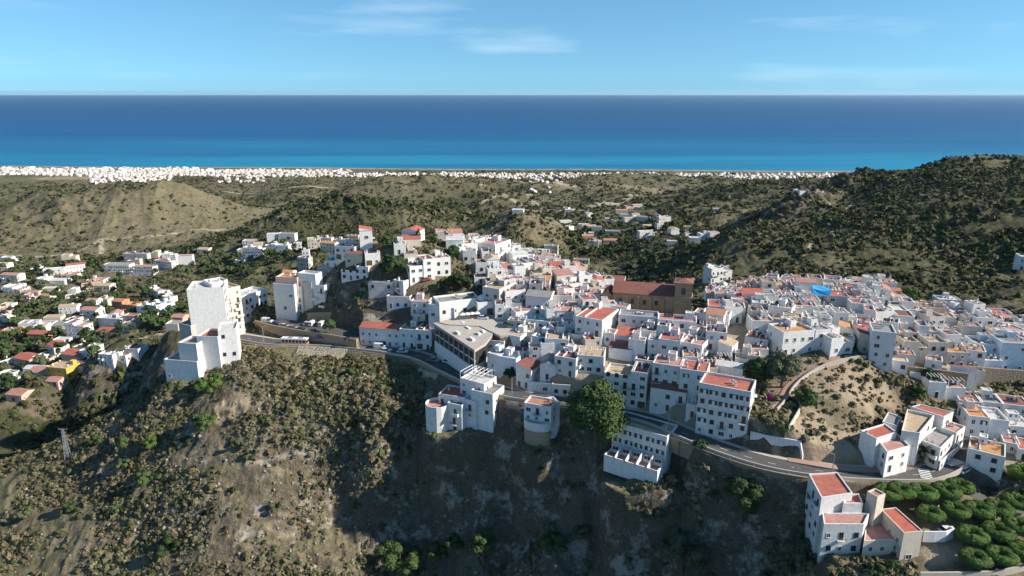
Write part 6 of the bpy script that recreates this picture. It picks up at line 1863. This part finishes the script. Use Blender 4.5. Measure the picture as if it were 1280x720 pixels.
# ------------------------------------------------------------------ pylon, poles, parasols, people-sized things
def pylon(u, v, hpx, label):
    p = hit(u, v); H = hpx * proj(p)[2] / F * 1.1; o = empty('power_pylon', p); tag(o, label, 'pylon')
    mb = MB(); b0, b1 = .85, .25
    for sx, sy in ((-1,-1),(1,-1),(1,1),(-1,1)): mb.tube([(sx * b0, sy * b0, -1), (sx * b1, sy * b1, H)], [.10, .07], 5)
    n = 9
    for i in range(n):
        z0, z1 = H * i / n, H * (i + 1) / n; w0 = b0 + (b1 - b0) * i / n; w1 = b0 + (b1 - b0) * (i + 1) / n
        for (ax, ay), (bx, by) in (((-1,-1),(1,-1)),((1,-1),(1,1)),((1,1),(-1,1)),((-1,1),(-1,-1))):
            mb.tube([(ax * w0, ay * w0, z0), (bx * w1, by * w1, z1)], [.05, .05], 4); mb.tube([(bx * w0, by * w0, z0), (ax * w1, ay * w1, z1)], [.05, .05], 4)
    mb.build('mast', M['metal'], o)
    mb = MB(); mb.box(-1.7, 1.7, -.08, .08, H - .2, H, 0, bottom=True); mb.box(-1.3, 1.3, -.08, .08, H - 1.5, H - 1.35, 0, bottom=True); mb.build('crossarm', M['metal'], o)
    for x in (-1.6, 0, 1.6):
        mb = MB(); mb.tube([(x, 0, H), (x, 0, H + .5)], [.1, .07], 6); mb.build('insulator', M['brown'], o)
pylon(85, 571, 35, 'grey lattice power pylon standing on the crest of the left slope')
def pole(u, v, H, label, arm=0):
    p = hit(u, v); o = empty('lamp_post' if arm else 'utility_pole', p); tag(o, label, 'pole')
    mb = MB(); mb.tube([(0, 0, -.5), (0, 0, H)], [.14, .08], 7); mb.build('post', M['metal'], o)
    if arm: mb = MB(); mb.tube([(0, 0, H - .1), (arm, 0, H + .2)], [.05, .05], 5); mb.box(min(arm, arm + .5), max(arm, arm + .5), -.12, .12, H + .15, H + .27, 0, bottom=True); mb.build('lamp_head', M['metal'], o)
    else: mb = MB(); mb.box(-.6, .6, -.05, .05, H - .5, H - .38, 0, bottom=True); mb.build('crossarm', M['brown'], o)
pole(1133, 601, 11, 'tall grey utility pole at the kerb left of the zebra crossing'); pole(1216, 497, 8, 'wooden-armed pole standing on the slope by the dark-roofed terraces')
pole(330, 428, 7, 'street lamp at the left end of the car park wall', 1.2); pole(520, 441, 7, 'street lamp at the right end of the long white row', -1.2); pole(450, 427, 6, 'street lamp at the left end of the long white row', 1.2)
pole(835, 541, 6, 'street lamp between the terraced hotel and the apartment building', -1.2); pole(1040, 592, 6, 'street lamp on the road behind the tall red-roofed house', -1.2); pole(640, 492, 6, 'street lamp on the road between the two cliff-edge houses', 1.2)
def parasol(u, v, label):
    p = hit(u, v, 0); o = empty('parasol', p + Vector((0, 0, .15))); tag(o, label, 'parasol', 'cream parasols on the plaza')
    mb = MB(); n = 8
    for i in range(n):
        a, b_ = 2 * PI * i / n, 2 * PI * (i + 1) / n; mb.face([(1.6 * math.cos(a), 1.6 * math.sin(a), 2.2), (1.6 * math.cos(b_), 1.6 * math.sin(b_), 2.2), (0, 0, 2.9)])
    mb.build('canopy', M['canvas'], o); mb = MB(); mb.tube([(0, 0, 0), (0, 0, 2.9)], [.04, .04], 6); mb.box(-.3, .3, -.3, .3, 0, .1); mb.build('pole', M['metal'], o)
for u, v, l in ((578, 400, 'leftmost'), (584, 399.5, 'second from left'), (590, 399, 'third from left'), (596, 398.5, 'rightmost')): parasol(u, v, 'cream parasol, ' + l + ' of the four in front of the cafe building')
# ------------------------------------------------------------------ labels that single out each house and tree
LM = [('the brown church', 820, 375), ('the church tower', 855, 375), ('the market hall roof', 585, 415), ('the huge round tree', 745, 505), ('the apartment building', 910, 500), ('the cliff villa', 580, 500), ('the pool hotel', 375, 370),
      ('the tall pale hotel', 255, 390), ('the round hilltop tree', 492, 330), ('the hilltop red-roofed villa', 510, 292), ('the white hilltop tower', 457, 295), ('the big greyish tree', 975, 460), ('the palm', 1152, 565), ('the cafe building', 568, 385),
      ('the bare slope', 1060, 500), ('the blue tarpaulin', 1030, 365), ('the clipped grove', 1210, 650), ('the yellow house', 70, 465), ('the left valley pool', 122, 431), ('the long valley apartments', 160, 335), ('the far right ridge foot', 1230, 380),
      ('the park trees', 572, 350), ('the villa with pergola', 1180, 485), ('the mid valley villa', 828, 275), ('the stepped villa', 1115, 365), ('the terraced hotel', 800, 550)]
ORD = ['', 'second ', 'third ', 'fourth ', 'fifth ', 'sixth ', 'seventh ', 'eighth ', 'ninth ', 'tenth ', 'eleventh ', 'twelfth ', 'thirteenth ', 'fourteenth ', 'fifteenth ', 'sixteenth ', 'seventeenth ', 'eighteenth ', 'nineteenth ', 'twentieth ']
def side(dx, dy):
    if abs(dx) > abs(dy) * 1.2: return 'right of' if dx > 0 else 'left of'
    return 'below' if dy > 0 else 'above'
buck = {}
def rec(o, px, attr):
    b = min(LM, key=lambda l: math.hypot((px[0] - l[1]), (px[1] - l[2]) * 1.6)); dx, dy = px[0] - b[1], px[1] - b[2]
    buck.setdefault((attr, side(dx, dy), b[0]), []).append((math.hypot(dx, dy), o))
for h in HOUSES:
    if h['label']: continue
    fl = 'low' if h['hm'] < 4.6 else ('two-storey' if h['hm'] < 7.6 else ('tall' if h['hm'] < 14 else 'very tall'))
    rf = ROOFW[h['roof']]
    if h['pitched']: rf = rf.replace('terrace roof', 'pitched roof').replace('roof terrace', 'pitched roof').replace('flat roof', 'pitched roof')
    if 'D' in h['opt']: rf = 'dome and ' + rf
    rec(h['o'], h['px'], '%s %s house with %s' % (fl, WALLW[h['wall']], rf))
for o in list(COL.objects):
    if o.get('_w'):
        c = o['label']; del o['_w']; rec(o, proj(o.location), c + ' valley tree')
seen = set(o['label'] for o in COL.objects if 'label' in o and o.parent is None and o.get('category') not in (None,) and o.name.split('.')[0] not in ('white_house', 'house', 'valley_tree'))
for (attr, sd, lm), L in buck.items():
    L.sort(key=lambda t: t[0])
    for i, (d, o) in enumerate(L):
        if len(L) == 1: s = '%s %s %s' % (attr, sd, lm)
        else: s = '%s, %s %s, %snearest' % (attr, sd, lm, ORD[min(i, 19)])
        w_ = s.split()
        if len(w_) > 16: s = s.replace('two-storey ', '').replace('terrace roof', 'roof')
        if len(s.split()) > 16: s = s.replace('bluish white', 'bluish').replace('unpainted brick', 'brick').replace(' and white', '')
        if len(s.split()) > 16: s = s.replace('very tall ', 'tall ').replace(' house with', ' house,')
        if len(s.split()) > 16: s = s.replace('terrace', '').replace('  ', ' ').replace('the mid valley villa', 'the mid villa')
        while s in seen: s = s.replace('nearest', 'nearest one')
        seen.add(s); o['label'] = s
for o in COL.objects:
    if o.parent is None and 'label' in o and len(o['label'].split()) > 16: print('LONG', o['label'])
